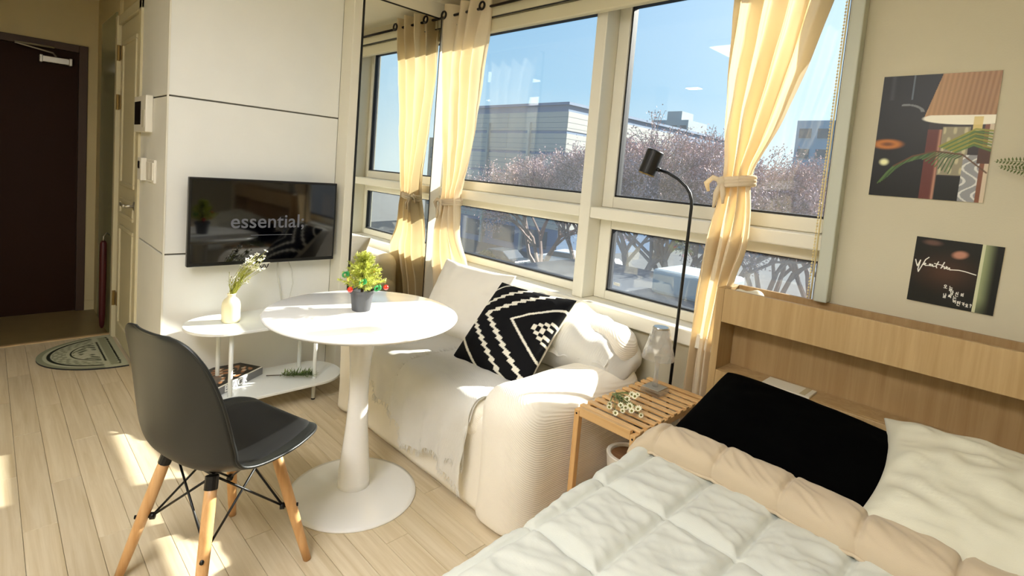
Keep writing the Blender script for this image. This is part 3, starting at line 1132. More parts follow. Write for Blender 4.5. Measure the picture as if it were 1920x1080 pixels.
# dark red rod hanging by the bathroom door
ub = thing('hanging_umbrella', (-1.48, YS - .03, .02), 'thin dark red rolled umbrella hanging beside the bathroom door', 'umbrella')
MB().lathe([(.006, 0), (.014, .02), (.019, .10), (.021, .40), (.020, .60), (.012, .62)], (-1.47, YS - .05, .03), 12).build('canopy', 'umbrella_red', ub, smooth=True)
MB().tube([(-1.47, YS - .05, .64), (-1.47, YS - .05, .68), (-1.49, YS - .03, .70), (-1.50, YS - .012, .685)], .005, 8).build('hook', 'steel', ub, smooth=True)

# half-oval door mat
def mat_pts(u, v):
    # v: 0 at flat edge -> 1 at the tip, u across
    a = (u - .5) * math.pi
    rx, ry = .335, .405
    return (-1.03 + rx * np.sin(a) * (1 - v) ** 0 * (v * 0 + 1) * (np.where(True, 1, 1)) * (v), YS - .014 - ry * np.cos(a) * v, np.full_like(u, .0085))
def mat_col(u, v):
    P = Paint(u, v, '#b6b8a0')
    P.put((v > .93) * 1., '#8d917a')
    P.put((np.abs(v - .86) < .018) * 1., '#23261f')
    P.put(((v > .66) & (v < .83)) * .55 * (np.sin(u * 90) * np.cos(v * 60) > -.2), '#6d7160')
    P.put((np.abs(v - .60) < .015) * 1., '#23261f')
    a = (u - .5) * math.pi
    x, y_ = v * np.sin(a), v * np.cos(a)
    fl_ = np.sin(x * 26 + 2 * np.sin(y_ * 19)) * np.cos(y_ * 24 + 2 * np.sin(x * 17))
    P.put((v < .58) * (fl_ > .3) * .8, '#474b40')
    P.put((v < .58) * (fl_ < -.45) * .8, '#c3c3b2')
    P.put((y_ < .28) * 1., '#b6b8a0')
    P.put(((y_ > .10) & (y_ < .2)) * (np.abs(x) < .86) * .6, '#74785f')
    P.put((np.abs(y_ - .235) < .012) * (np.abs(x) < .6) * 1., '#23261f')
    P.put((np.abs(y_ - .08) < .012) * (np.abs(x) < .86) * 1., '#23261f')
    return P.out()
dm = thing('door_mat', (-1.03, -1.8, 0), 'half-oval sage green patterned door mat on the floor', 'door mat')
print_grid('pile', mat_pts, 121, 90, mat_col, 'print_mat', dm)
hp = [(-1.03 + .335 * math.sin((k / 40 - .5) * math.pi), YS - .014 - .405 * math.cos((k / 40 - .5) * math.pi)) for k in range(41)]
MB().prism(hp, .0, .0075).build('backing', 'gasket', dm)

# ------------------------------------------------------------------- sofa
so = thing('sofa', (1.15, -.46, 0), 'cream two-seat sofa in a ribbed slipcover under the window', 'sofa')
rbox(.50, 1.80, -.865, -.08, .012, .40, .05, 18, True, .006, 5, 1).build('base', 'sofa_cloth', so, smooth=True)
rbox(.64, 1.625, -.885, -.22, .28, .437, .06, 18, False, .008, 5, 2).build('seat_cushion', 'sofa_cloth', so, smooth=True)
rbox(1.60, 1.885, -.892, -.07, .010, .535, .115, 20, True, .010, 4, 3).build('armrest', 'sofa_cloth', so, smooth=True)
rbox(.43, .66, -.880, -.07, .010, .535, .105, 20, True, .010, 4, 4).build('armrest', 'sofa_cloth', so, smooth=True)
rbox(.46, 1.84, -.30, -.05, .10, .690, .10, 20, False, .012, 4, 5).build('backrest', 'sofa_cloth', so, smooth=True)

# throw over the seat
tb = thing('throw_blanket', (1.2, -.8, .3), 'white knitted throw with fringe spread over the sofa seat', 'throw')
def drape(x0, x1, n, m, y_start, zb, lift, seed, bunch=.01):
    """strip lying on the seat, rolling over the front edge and hanging down to zb(x)"""
    G_ = []
    for i in range(n + 1):
        x = x0 + (x1 - x0) * i / n
        pts = []
        r_ = .055
        flat = abs(y_start - (-.885 + r_))
        arc = r_ * math.pi / 2
        drop = max(.02, .437 - r_ - zb(x))
        L = flat + arc + drop
        for j in range(m + 1):
            s_ = L * j / m
            if s_ < flat:
                q = Vector((x, y_start - s_, .437))
                nn = Vector((0, 0, 1))
            elif s_ < flat + arc:
                a = (s_ - flat) / r_
                q = Vector((x, -.885 + r_ - r_ * math.sin(a), .437 - r_ + r_ * math.cos(a)))
                nn = Vector((0, -math.sin(a), math.cos(a)))
            else:
                q = Vector((x, -.885, .437 - r_ - (s_ - flat - arc)))
                nn = Vector((0, -1, 0))
            hang = max(0, s_ - flat - arc)
            w_ = noise.noise(Vector((x * 7, s_ * 6, seed))) * .010 + noise.noise(Vector((x * 22, s_ * 15, seed))) * .004
            fold = (.5 + .5 * math.sin(x * 46 + 2.2 * noise.noise(Vector((x * 4, s_ * 3, seed + 3))) + s_ * 3)) * min(1, hang / .10) * .030
            q += nn * (lift + abs(w_) + fold + .004)
            q.x += .012 * noise.noise(Vector((x * 9, s_ * 9, seed + 7)))
            pts.append(q)
        G_.append(pts)
    return G_
def zb1(x): return .30 - .12 * max(0, min(1, (x - .80) / .36)) + .012 * math.sin(x * 30)
def zb2(x): return .15 + .03 * math.sin(x * 19) + .012 * math.sin(x * 47) - .03 * (x - 1.2) / .4
D1 = drape(.74, 1.60, 70, 60, -.40, zb1, .002, 1)
D2 = drape(1.10, 1.598, 60, 60, -.56, zb2, .014, 5)
MB().grid(D1).build('under_layer', 'throw_cloth', tb, smooth=True)
MB().grid(D2).build('upper_layer', 'throw_cloth', tb, smooth=True)
fg = MB()
def fringe(edge, dirv, ln, n):
    for k in range(n):
        i = rnd.random() * (len(edge) - 1)
        a = Vector(edge[int(i)]).lerp(Vector(edge[min(int(i) + 1, len(edge) - 1)]), i - int(i))
        d = (Vector(dirv) + Vector((rnd.gauss(0, .25), rnd.gauss(0, .12), rnd.gauss(0, .2)))).normalized() * ln * rnd.uniform(.6, 1.2)
        fg.tube([a, a + d * .5 + Vector((rnd.gauss(0, .003), -.003, 0)), a + d], [.0018, .0015, .0008], 4)
fringe([r_[-1] for r_ in D1], (0, -.05, -1), .028, 150)
fringe([r_[-1] for r_ in D2], (0, -.05, -1), .028, 130)
fringe([r_[0] for r_ in D2], (-.2, .6, .35), .03, 130)
fringe(D2[0][:40], (-1, 0, .1), .028, 60)
fringe(D1[0][:40], (-1, 0, .1), .028, 60)
tag(fg.build('fringe', 'throw_cloth', tb, fixn=False), kind='stuff')

# throw over the back, right half
tk = thing('back_throw', (1.5, -.2, .45), 'crumpled white gauze throw draped over the sofa back by the armrest', 'throw')
m = rbox(1.16, 1.865, -.37, -.035, .44, .725, .125, 26, False, .03, 5.5, 9)
nv = []
for x, y, z in m.v:
    k = max(0, (x - 1.52) / .34)
    z2 = z - .13 * k * k * (z - .44) / .28
    z2 += .010 * math.sin(x * 40 + y * 25) * (1 if z > .5 else .3)
    nv.append((x, y - .02 * math.sin(x * 9), z2))
m.v = nv
m.build('drape', 'throw_cloth', tk, smooth=True)
def ruffle(p0, p1, n, wid, amp, seed):
    G_ = []
    p0, p1 = Vector(p0), Vector(p1)
    ax = (p1 - p0).normalized()
    out = Vector((ax.y, -ax.x, 0))
    for i in range(n + 1):
        k = i / n
        c = p0.lerp(p1, k)
        row_ = []
        for j in range(13):
            t_ = j / 12
            a_ = math.pi * (.15 + .85 * t_)
            wv = math.sin(k * 38 + 3 * noise.noise(Vector((k * 6, seed, 0)))) * amp * (.3 + t_)
            row_.append(c + out * (wid * t_ + .4 * wv) + Vector((0, 0, .030 * math.sin(a_) + .5 * wv + .006)) + ax * (.012 * noise.noise(Vector((k * 14, t_ * 3, seed)))))
        G_.append(row_)
    return MB().grid(G_)
ruffle((1.40, -.365, .535), (1.80, -.255, .545), 110, .085, .012, 3).build('crumpled_edge', 'throw_cloth', tk, smooth=True)
ruffle((1.62, -.290, .528), (1.765, -.110, .520), 60, .055, .008, 8).build('trailing_edge', 'throw_cloth', tk, smooth=True)

# ------------------------------------------------------------------- cushions
def cushion_grid(W, H, T, n=40, pinch=.07, wr=.006, seed=0, pw_=.42):
    top, bot = [], []
    for i in range(n + 1):
        a, b = [], []
        for j in range(n + 1):
            u = -1 + 2 * i / n
            v = -1 + 2 * j / n
            u = math.copysign(1 - (1 - abs(u)) ** 1.25, u)
            v = math.copysign(1 - (1 - abs(v)) ** 1.25, v)
            x = W / 2 * u * (1 - pinch * (1 - v * v) * abs(u) ** 3)
            y_ = H / 2 * v * (1 - pinch * (1 - u * u) * abs(v) ** 3)
            t_ = T / 2 * max(0, (1 - u * u) * (1 - v * v)) ** pw_
            e_ = min(1, (1 - max(abs(u), abs(v))) * 4)
            w_ = wr * e_ * (noise.noise(Vector((u * 2.2 + seed, v * 2.2, seed))) + .6 * noise.noise(Vector((u * 6, v * 3 + seed, 2))) + .45 * (1 - 2 * abs(noise.noise(Vector((u * 3 + v * 4, v * 3 - u * 2 + seed, 6))))))
            a.append((x, y_, t_ + w_))
            b.append((x, y_, -t_ + w_))
        top.append(a)
        bot.append(b)
    return top, bot
def place(pts, c, ex, ey, ez):
    c, ex, ey, ez = Vector(c), Vector(ex), Vector(ey), Vector(ez)
    return [[c + ex * p[0] + ey * p[1] + ez * p[2] for p in row_] for row_ in pts]
def cushion(name, label, cat, m, c, ex, ey, W, H, T, seed=0, wr=.006, pinch=.07, group=None, prt=None, n=40, pw_=.42):
    ex = Vector(ex).normalized()
    ey = Vector(ey)
    ey = (ey - ex * ey.dot(ex)).normalized()
    ez = ex.cross(ey)
    top, bot = cushion_grid(W, H, T, n, pinch, wr, seed, pw_)
    Tt, Bt = place(top, c, ex, ey, ez), place(bot, c, ex, ey, ez)
    mb = MB().grid(Tt).grid(Bt)
    me = bpy.data.meshes.new(name)
    me.from_pydata([tuple(p) for p in mb.v], [], mb.f)
    bm = bmesh.new()
    bm.from_mesh(me)
    bmesh.ops.remove_doubles(bm, verts=bm.verts, dist=1e-5)
    bmesh.ops.recalc_face_normals(bm, faces=bm.faces)
    bm.to_mesh(me)
    bm.free()
    me.polygons.foreach_set('use_smooth', [True] * len(me.polygons))
    me.materials.append(MATS[m])
    if prt:
        co = np.empty(len(me.vertices) * 3)
        me.vertices.foreach_get('co', co)
        co = co.reshape(-1, 3) - np.array(c)
        u = co @ np.array(ex) / W + .5
        v = .5 - co @ np.array(ey) / H
        zz = co @ np.array(ez)
        cc = np.ones((len(u), 4), dtype=np.float32)
        cc[:, 0], cc[:, 1], cc[:, 2] = prt(u, v, zz)
        at = me.color_attributes.new('print', 'FLOAT_COLOR', 'POINT')
        at.data.foreach_set('color', cc.ravel())
    o = bpy.data.objects.new(name, me)
    COL.objects.link(o)
    WL[o.name] = Vector((0, 0, 0))
    tag(o, label, cat, group)
    return o

cushion('sofa_cushion', 'plain white square cushion leaning on the sofa back by the curtain', 'cushion', 'cushion_cloth',
        (.86, -.335, .605), (1, .06, 0), (0.0, .40, .80), .56, .44, .17, 3, .008)

def bw_print(u, v, z):
    P = Paint(u, v, '#141416')
    a = np.abs(v - .45)
    tri = np.abs(((v * 19) % 1) - .5) * 2
    c = u - 1.5 * a
    zz_ = .050 * (tri - .5)
    wt = '#e4e0d2'
    P.put((np.abs(c - .20 + zz_) < .036) * 1., wt)
    P.put((np.abs(c + .09 + zz_) < .034) * 1., wt)
    P.put((np.abs(c - .545) < .020) * 1., wt)
    P.put((np.abs(c + .42) < .022) * 1., wt)
    # stepped motif at the right
    st = np.floor(np.abs(v - .45) * 32) / 32
    cc = u - .80 - 1.4 * st
    P.put(((cc > 0) & (cc < .045)) * (np.abs(v - .45) < .12) * 1., wt)
    P.put(((cc > .08) & (cc < .12)) * (np.abs(v - .45) < .08) * 1., wt)
    P.put((z < -.004) * 1., '#d8d2c2')
    return P.out()
cushion('patterned_cushion', 'black cushion with white zigzag chevrons on the sofa', 'cushion', 'print_cushion',
        (1.385, -.475, .610), (.985, .05, .02), (-.02, .34, .36), .475, .475, .15, 5, .004, prt=bw_print, n=150)

# ------------------------------------------------------------------- nightstand
NX0, NX1, NY0, NY1, NZ = 1.925, 2.190, -.665, -.128, .500
ns = thing('nightstand', (2.06, -.4, 0), 'slatted pine side table between the sofa and the bed', 'side table')
for lx in (NX0 + .011, NX1 - .011):
    for ly in (NY0 + .012, NY1 - .012):
        MB().box(lx - .011, lx + .011, ly - .012, ly + .012, 0, NZ - .012).build('leg', 'pine_leg', ns, bevel=.002)
for zz in (NZ - .034, .120):
    MB().box(NX0 + .0222, NX1 - .0222, NY0 + .001, NY0 + .020, zz, zz + .034).build('front_rail', 'pine', ns, bevel=.002)
    MB().box(NX0 + .0222, NX1 - .0222, NY1 - .020, NY1 - .001, zz, zz + .022).build('back_rail', 'pine', ns, bevel=.002)
    for sx in (NX0 + .001, NX1 - .019):
        MB().box(sx, sx + .018, NY0 + .0245, NY1 - .0245, zz, zz + .022).build('side_rail', 'pine', ns, bevel=.002)
sl = None
for zz, nsl in ((NZ - .0115, 11), (.1425, 11)):
    for k in range(nsl):
        yy = NY0 + .042 + (NY1 - NY0 - .062) * k / (nsl - 1)
        if sl is None:
            sl = MB().box(-(NX1 - NX0) / 2, (NX1 - NX0) / 2, -.0122, .0122, 0, .008).build('slat', 'pine', ns, bevel=.002)
            o = sl
        else:
            o = dupe(sl, 'slat', ns)
        o.location = Vector(((NX0 + NX1) / 2, yy, zz)) - wl(ns)
for lx in (NX0 + .011, NX1 - .011):
    MB().tube([(lx, NY0 - .001, NZ - .026), (lx, NY0 + .002, NZ - .026)], .004, 10).build('screw', 'bronze_black', ns)

# crystal lamp
lx, ly = 2.038, -.285
cl = thing('crystal_lamp', (lx, ly, NZ), 'small clear crystal table lamp on the nightstand', 'table lamp')
MB().box(lx - .043, lx + .043, ly - .043, ly + .043, NZ + .0012, NZ + .022).build('base', 'crystal', cl, bevel=.004)
MB().box(lx - .038, lx + .038, ly - .038, ly + .038, NZ + .0225, NZ + .0265).build('base_plate', 'steel', cl, bevel=.002)
MB().lathe([(.012, .027), (.0105, .05), (.009, .09), (.010, .125), (.015, .14), (.015, .148)], (lx, ly, NZ), 20).build('stem', 'crystal', cl, smooth=True)
shd = MB()
NF, NRg = 12, 5
def shade_pt(i, k, inner):
    f_ = k / NRg
    r_ = .067 + (.034 - .067) * f_ - (.006 if inner else 0)
    a = 2 * math.pi * (i + .5 * (k % 2)) / NF
    if not inner: r_ *= (1.0 + .035 * (k % 2))
    return (lx + r_ * math.cos(a), ly + r_ * math.sin(a), NZ + .145 + .125 * f_)
for inner in (False, True):
    vs = [shade_pt(i, k, inner) for k in range(NRg + 1) for i in range(NF)]
    fs = []
    for k in range(NRg):
        for i in range(NF):
            a, b = k * NF + i, k * NF + (i + 1) % NF
            c, d = a + NF, b + NF
            fs += [(a, b, c), (b, d, c)] if k % 2 == 0 else [(a, b, d), (a, d, c)]
    if inner: fs = [tuple(reversed(f_)) for f_ in fs]
    shd.add(vs, fs)
N2 = NF * (NRg + 1)
for i in range(NF):
    j = (i + 1) % NF
    shd.add([shd.v[i], shd.v[j], shd.v[N2 + j], shd.v[N2 + i]], [(0, 3, 2, 1)])
    shd.add([shd.v[NF * NRg + i], shd.v[NF * NRg + j], shd.v[N2 + NF * NRg + j], shd.v[N2 + NF * NRg + i]], [(0, 1, 2, 3)])
shd.build('shade', 'crystal', cl)
MB().lathe([(.001, .268), (.030, .268), (.033, .272), (.030, .276), (.001, .276)], (lx, ly, NZ), 24, False).build('shade_cap', 'steel', cl)

# daisies lying on the nightstand
da = thing('daisy_sprig', (2.06, -.55, NZ), 'sprig of small white daisies lying on the nightstand slats', 'flowers')
st_ = MB()
daisy = MB()
for k in range(9):
    a = 2 * math.pi * k / 9
    c, s_ = math.cos(a), math.sin(a)
    daisy.add([(.003 * c, .003 * s_, 0), (.007 * c - .003 * s_, .007 * s_ + .003 * c, .001), (.0125 * c, .0125 * s_, .003), (.007 * c + .003 * s_, .007 * s_ - .003 * c, .001)], [(0, 1, 2, 3)])
daisy.ball((0, 0, .001), .0042, 8, 5, 1)
r4 = random.Random(5)
d0 = None
b0 = Vector((1.955, -.455, NZ + .006))
for i in range(17):
    tip = Vector((2.075 + r4.gauss(0, .032), -.575 + r4.gauss(0, .024), NZ + .016 + r4.random() * .028))
    if i < 4: tip = Vector((2.062 + r4.gauss(0, .012), -.50 + r4.gauss(0, .012), NZ + .03 + r4.random() * .025))
    tip.x = min(tip.x, 2.165)
    tip.y = max(tip.y, -.640)
    st_.tube([b0 + Vector((r4.gauss(0, .004), r4.gauss(0, .004), 0)), b0.lerp(tip, .5) + Vector((0, 0, .008)), tip], .0012, 5)
    if d0 is None:
        d0 = daisy.build('daisy', ['petal_cream', 'flower_eye'], da, fixn=False)
        o = d0
    else:
        o = dupe(d0, 'daisy', da)
    o.location = tip - wl(da)
    sc = r4.uniform(.85, 1.15)
    o.scale = (sc, sc, sc)
    dv = Vector((.4 + r4.gauss(0, .4), -.6 + r4.gauss(0, .4), .8)).normalized()
    o.rotation_euler = dv.to_track_quat('Z', 'Y').to_euler()
st_.build('stems', 'stem_green', da, fixn=False)
lv = MB()
for i in range(46):
    o_ = b0.lerp(Vector((2.07, -.55, NZ + .02)), r4.uniform(.25, .8)) + Vector((r4.gauss(0, .008), r4.gauss(0, .008), .004))
    d = Vector((r4.gauss(.3, .8), r4.gauss(-.3, .8), abs(r4.gauss(.3, .4)))).normalized() * r4.uniform(.015, .034)
    s_ = d.cross(Vector((0, 0, 1))).normalized() * .003
    lv.add([o_, o_ + d * .5 + s_, o_ + d, o_ + d * .5 - s_], [(0, 1, 2, 3)])
tag(lv.build('leaves', 'leaf_sage', da, fixn=False), kind='stuff')

# planter on the lower shelf
bw = thing('round_planter', (2.036, -.43, .15), 'round white planter with brown wooden lid inside on the nightstand lower shelf', 'planter')
MB().lathe([(.001, 0), (.066, 0), (.072, .004), (.088, .125), (.089, .132), (.086, .135), (.073, .135), (.071, .130), (.070, .119), (.001, .119)], (2.036, -.430, .1507), 44, False).build('pot', 'pot_white', bw, smooth=False, bevel=.001)
MB().lathe([(.001, .119), (.069, .119), (.069, .125), (.001, .125)], (2.036, -.430, .1509), 40, False).build('lid', 'cork', bw)

# ------------------------------------------------------------------- floor lamp
fx, fy = 2.012, -.092
flp = thing('floor_lamp', (fx, fy, 0), 'black metal floor lamp with cylinder head in front of the window', 'floor lamp')
MB().lathe([(.001, 0), (.074, 0), (.075, .003), (.074, .012), (.02, .016), (.001, .016)], (fx - .02, fy + .0, 0), 36, False).build('base', 'black_metal', flp)
arc = [(fx - .012, fy, .012), (fx + .002, fy, 1.265), (fx - .001, fy, 1.295), (fx - .012, fy, 1.325), (fx - .032, fy - .0, 1.350), (fx - .075, fy, 1.382), (fx - .125, fy, 1.405), (fx - .165, fy, 1.415)]
MB().tube(arc, .0068, 12).build('pole', 'black_metal', flp, smooth=True)
hd = MB()
Mx = Matrix.Translation((1.805, fy - .012, 1.448)) @ Matrix.Rotation(R(14), 4, 'Y') @ Matrix.Rotation(R(-8), 4, 'X')
hd.lathe([(.0365, -.055), (.038, -.052), (.038, .052), (.034, .056), (.001, .056)], (0, 0, 0), 32, False).xf(Mx)
hd2 = hd.build('head', 'black_metal', flp, smooth=False, bevel=.001)
MB().lathe([(.0335, -.058), (.036, -.060), (.036, -.040), (.020, -.030), (.001, -.030)], (0, 0, 0), 28, False).xf(Mx).build('reflector', 'brass', hd2, smooth=True)
MB().ball((0, 0, -.045), .013, 12, 8).xf(Mx).build('bulb', 'plastic_white', hd2, smooth=True)
MB().tube([(fx - .165, fy, 1.415), (fx - .185, fy - .004, 1.420)], .010, 10).build('joint', 'black_metal', flp, smooth=True)

# ------------------------------------------------------------------- curtains
def interp(K, z):
    # K sorted by descending z: (z, xl, xr, amp, y)
    if z >= K[0][0]: return K[0][1:]
    for a, b in zip(K[:-1], K[1:]):
        if a[0] >= z >= b[0]:
            t_ = (a[0] - z) / (a[0] - b[0])
            t_ = t_ * t_ * (3 - 2 * t_) if False else t_
            return [p + (q - p) * t_ for p, q in zip(a[1:], b[1:])]
    return K[-1][1:]
def smooth_keys(K, z, h=.05):
    A_ = [interp(K, z + d) for d in (-h, -h / 2, 0, h / 2, h)]
    return [sum(c) / 5 for c in zip(*A_)]
def curtain(name, label, K, pleats, seed, ties, rings, ztop=2.385):
    root = thing(name, ((K[0][1] + K[0][2]) / 2, K[0][4], K[-1][0]), label, 'curtain', 'tied cream curtains at the window')
    NU, NZ_ = 200, 150
    G_ = []
    for i in range(NZ_ + 1):
        z = ztop + (K[-1][0] - ztop) * i / NZ_
        xl, xr, amp, y_ = smooth_keys(K, z)
        row_ = []
        for j in range(NU + 1):
            u = j / NU
            ph = 2 * math.pi * pleats * (u + .07 * noise.noise(Vector((u * 2.6, z * .9, seed)))) + 1.0 * noise.noise(Vector((z * 1.0, 0, seed)))
            sfold = math.sin(ph) + .38 * math.sin(2 * ph + 1.1 + seed) + .22 * math.sin(3.3 * ph + z * 2)
            uu = min(1, max(0, u + .030 * math.sin(ph + 1.2)))
            mod = 1 + .6 * noise.noise(Vector((u * 3 + seed, z * 1.1, 3)))
            y2 = y_ + amp * 1.15 * sfold * mod + .006 * noise.noise(Vector((u * 16, z * 3.5, seed))) + .003 * noise.noise(Vector((u * 30, z * 11, seed)))
            x2 = xl + (xr - xl) * uu + .006 * noise.noise(Vector((u * 5, z * 5, seed)))
            row_.append((x2, min(y2, -.006), z + .004 * noise.noise(Vector((u * 9, z * 2, 1))) * (1 if i < 3 else 0)))
        G_.append(row_)
    MB().grid(G_).build('drape', 'curtain_cloth', root, smooth=True)
    for tz, tx0, tx1, ty, ry in ties:
        m = MB()
        cx, rx = (tx0 + tx1) / 2, (tx1 - tx0) / 2
        pts = [(cx + rx * math.cos(a), ty + ry * math.sin(a), tz + .010 * math.cos(a)) for a in [2 * math.pi * k / 40 for k in range(41)]]
        for dz in (-.013, 0, .013):
            m.tube([(p[0], p[1], p[2] + dz) for p in pts], .0095, 8, False)
        m.build('tie_band', 'curtain_cloth', root, smooth=True)
        m = MB()
        kx, ky = cx - rx * .65, ty - ry * .85
        m.ball((kx, ky, tz), .020, 10, 8)
        m.tube([(kx, ky, tz), (kx - .035, ky - .008, tz + .012), (kx - .062, ky - .004, tz - .012), (kx - .052, ky, tz - .045)], [.010, .011, .012, .006], 8)
        m.tube([(kx, ky, tz), (kx - .008, ky - .02, tz - .05), (kx - .015, ky - .02, tz - .11)], [.010, .013, .005], 8)
        m.tube([(kx, ky, tz), (kx + .02, ky - .022, tz - .05), (kx + .022, ky - .02, tz - .09)], [.010, .012, .005], 8)
        m.build('tie_knot', 'curtain_cloth', root, smooth=True)
    for rx_, ry_ in rings:
        MB().torus((rx_, ry_, 2.318), .022, .0065, 'Y', 22, 8).build('eyelet', 'bronze_black', root, smooth=True)
    return root
KL = [(2.40, .165, .640, .026, -.100), (2.20, .150, .615, .028, -.096), (2.00, .150, .572, .028, -.090), (1.57, .205, .535, .030, -.080), (1.30, .262, .475, .032, -.078),
      (1.15, .285, .430, .032, -.078), (1.09, .262, .445, .032, -.078), (.92, .205, .462, .030, -.076), (.74, .170, .575, .026, -.072), (.55, .150, .560, .024, -.040), (.10, .16, .40, .018, -.032)]
curtain('curtain', 'cream tied curtain in the corner beside the mirror', KL, 4, 1.0, [(1.125, .268, .445, -.082, .045)], [(.225, -.150), (.597, -.150)])
KR = [(2.40, 2.105, 2.53, .026, -.105), (2.08, 2.10, 2.455, .030, -.100), (1.80, 2.095, 2.388, .032, -.095), (1.58, 2.105, 2.322, .034, -.092), (1.41, 2.142, 2.245, .034, -.090),
      (1.35, 2.132, 2.258, .034, -.090), (1.25, 2.105, 2.272, .034, -.088), (1.14, 2.080, 2.262, .032, -.080), (.98, 2.066, 2.215, .026, -.062), (.70, 2.040, 2.182, .020, -.042), (.50, 2.030, 2.182, .018, -.036), (.08, 2.02, 2.182, .016, -.034)]
curtain('curtain', 'cream tied curtain between the floor lamp and the posters', KR, 4, 5.0, [(1.385, 2.128, 2.262, -.092, .046)], [(2.15, -.13), (2.28, -.13), (2.42, -.13)])
cr = thing('curtain_rod', (1.3, -.105, 2.32), 'black curtain rod running along the top of the window', 'curtain rod')
MB().tube([(.129, -.105, 2.322), (3.0, -.105, 2.322)], .0085, 12).build('rod', 'bronze_black', cr, smooth=True)
for bx in (1.40, 2.60):
    MB().tube([(bx, -.105, 2.332), (bx, -.105, 2.37), (bx, -.06, 2.39), (bx, -.0, 2.39)], .005, 8).build('bracket', 'bronze_black', cr, smooth=True)

# ------------------------------------------------------------------- bed
HX0, HX1, HY, HZ = 2.195, 3.80, -.156, .962
bed = thing('bed', (3.0, -1.15, 0), 'oak bed with a shelf niche in its headboard', 'bed')
T_ = .018
MB().box(HX0, HX0 + .028, HY, -.002, 0, HZ).build('side_panel', 'oak_panel', bed, bevel=.0015)
MB().box(HX1 - .028, HX1, HY, -.002, 0, HZ).build('side_panel', 'oak_panel', bed, bevel=.0015)
MB().box(HX0 + .0285, HX1 - .0285, HY, HY + T_, .828, HZ).build('upper_front', 'oak_panel', bed, bevel=.0015)
MB().box(HX0 + .0285, HX1 - .0285, HY, HY + T_, .0, .632).build('lower_front', 'oak_panel', bed, bevel=.0015)
MB().box(HX0 + .0285, HX1 - .0285, -.020, -.004, .0, HZ + .003).build('back_panel', 'oak_inner', bed, bevel=.0015)
MB().box(HX0 + .0285, HX1 - .0285, HY + T_ + .0005, -.0205, .614, .632).build('niche_shelf', 'oak_panel', bed, bevel=.0015)
MB().box(HX0 + .0285, HX1 - .0285, HY + T_ + .0005, -.0205, .895, .913).build('top_tray', 'oak_inner', bed, bevel=.0015)
MB().box(HX0 + .02, HX1 - .02, -2.17, HY - .002, .05, .24).build('frame', 'oak_panel', bed, bevel=.004)
rbox(HX0 + .055, HX1 - .025, -2.165, HY - .006, .242, .435, .04, 10).build('mattress', 'mattress_white', bed, smooth=True)

# paper in the niche, crumpled tissue in the tray
pc = thing('postcard', (2.48, -.08, .633), 'printed white card lying in the headboard niche behind the black pillow', 'card')
MB().box(2.40, 2.565, -.150, -.060, .6325, .640).build('sheet', 'paper_white', pc)
MB().box(2.53, 2.550, -.148, -.062, .6402, .6408).build('stripe', 'paper_cream', pc)
ti = tag(rbox(2.245, 2.335, -.128, -.060, .9135, .955, .015, 12, True, .016, 28, 4).build('crumpled_tissue', 'paper_white', smooth=True), 'crumpled white tissue in the tray on top of the headboard', 'tissue')

# duvet
dv = thing('duvet', (3.0, -1.4, .43), 'quilted off-white duvet with beige turned-back edge on the bed', 'duvet')
QX, QY = .188, .306
def duvet_pt(x, y_):
    """x runs on past the left edge so that the cloth hangs down the side"""
    sx = (x - 2.29) / QX
    sy = (y_ + .976) / QY
    dx = abs(sx - round(sx)) * QX
    dy = abs(sy - round(sy)) * QY
    d = min(dx, dy)
    puff = .024 * (1 - math.exp(-d / .010)) * (1 + .25 * noise.noise(Vector((round(sx - .5) * 3.1, round(sy - .5) * 2.3, 1))))
    wr = .009 * noise.noise(Vector((x * 7, y_ * 9, 2))) + .006 * (1 - 2 * abs(noise.noise(Vector((x * 7 + y_ * 5, y_ * 15 - x * 6, 5))))) + .0032 * (1 - 2 * abs(noise.noise(Vector((x * 10 - y_ * 7, y_ * 22 + x * 8, 9))))) + .0011 * (1 - 2 * abs(noise.noise(Vector((x * 28, y_ * 40 + x * 16, 13)))))
    cr_ = .006 * abs(noise.noise(Vector((x * 14 - y_ * 20, y_ * 9, 8))))
    e_ = math.exp(-d / .035)
    wr += e_ * .004 * noise.noise(Vector((x * 34, y_ * 34, 11)))
    h = .468 + puff + wr * (.35 + .65 * min(1, d / .03)) + cr_
    XE = 2.262 + .055 * (-y_ - .72)
    if x < XE:
        s_ = XE - x
        r_ = .05
        if s_ < r_ * math.pi / 2:
            a = s_ / r_
            return (XE - r_ * math.sin(a), y_, h - r_ + r_ * math.cos(a))
        return (XE - r_ - .010 * math.sin(y_ * 17) - .01 * noise.noise(Vector((y_ * 5, x * 6, 2))), y_, h - r_ - (s_ - r_ * math.pi / 2))
    return (x, y_, h)
xs = [1.98 + (3.86 - 1.98) * i / 300 for i in range(301)]
ys = [-.690 - (2.215 - .690) * j / 250 for j in range(251)]
MB().grid([[duvet_pt(x, y_) for y_ in ys] for x in xs]).build('quilted_top', 'duvet_white', dv, smooth=True, fixn=False)
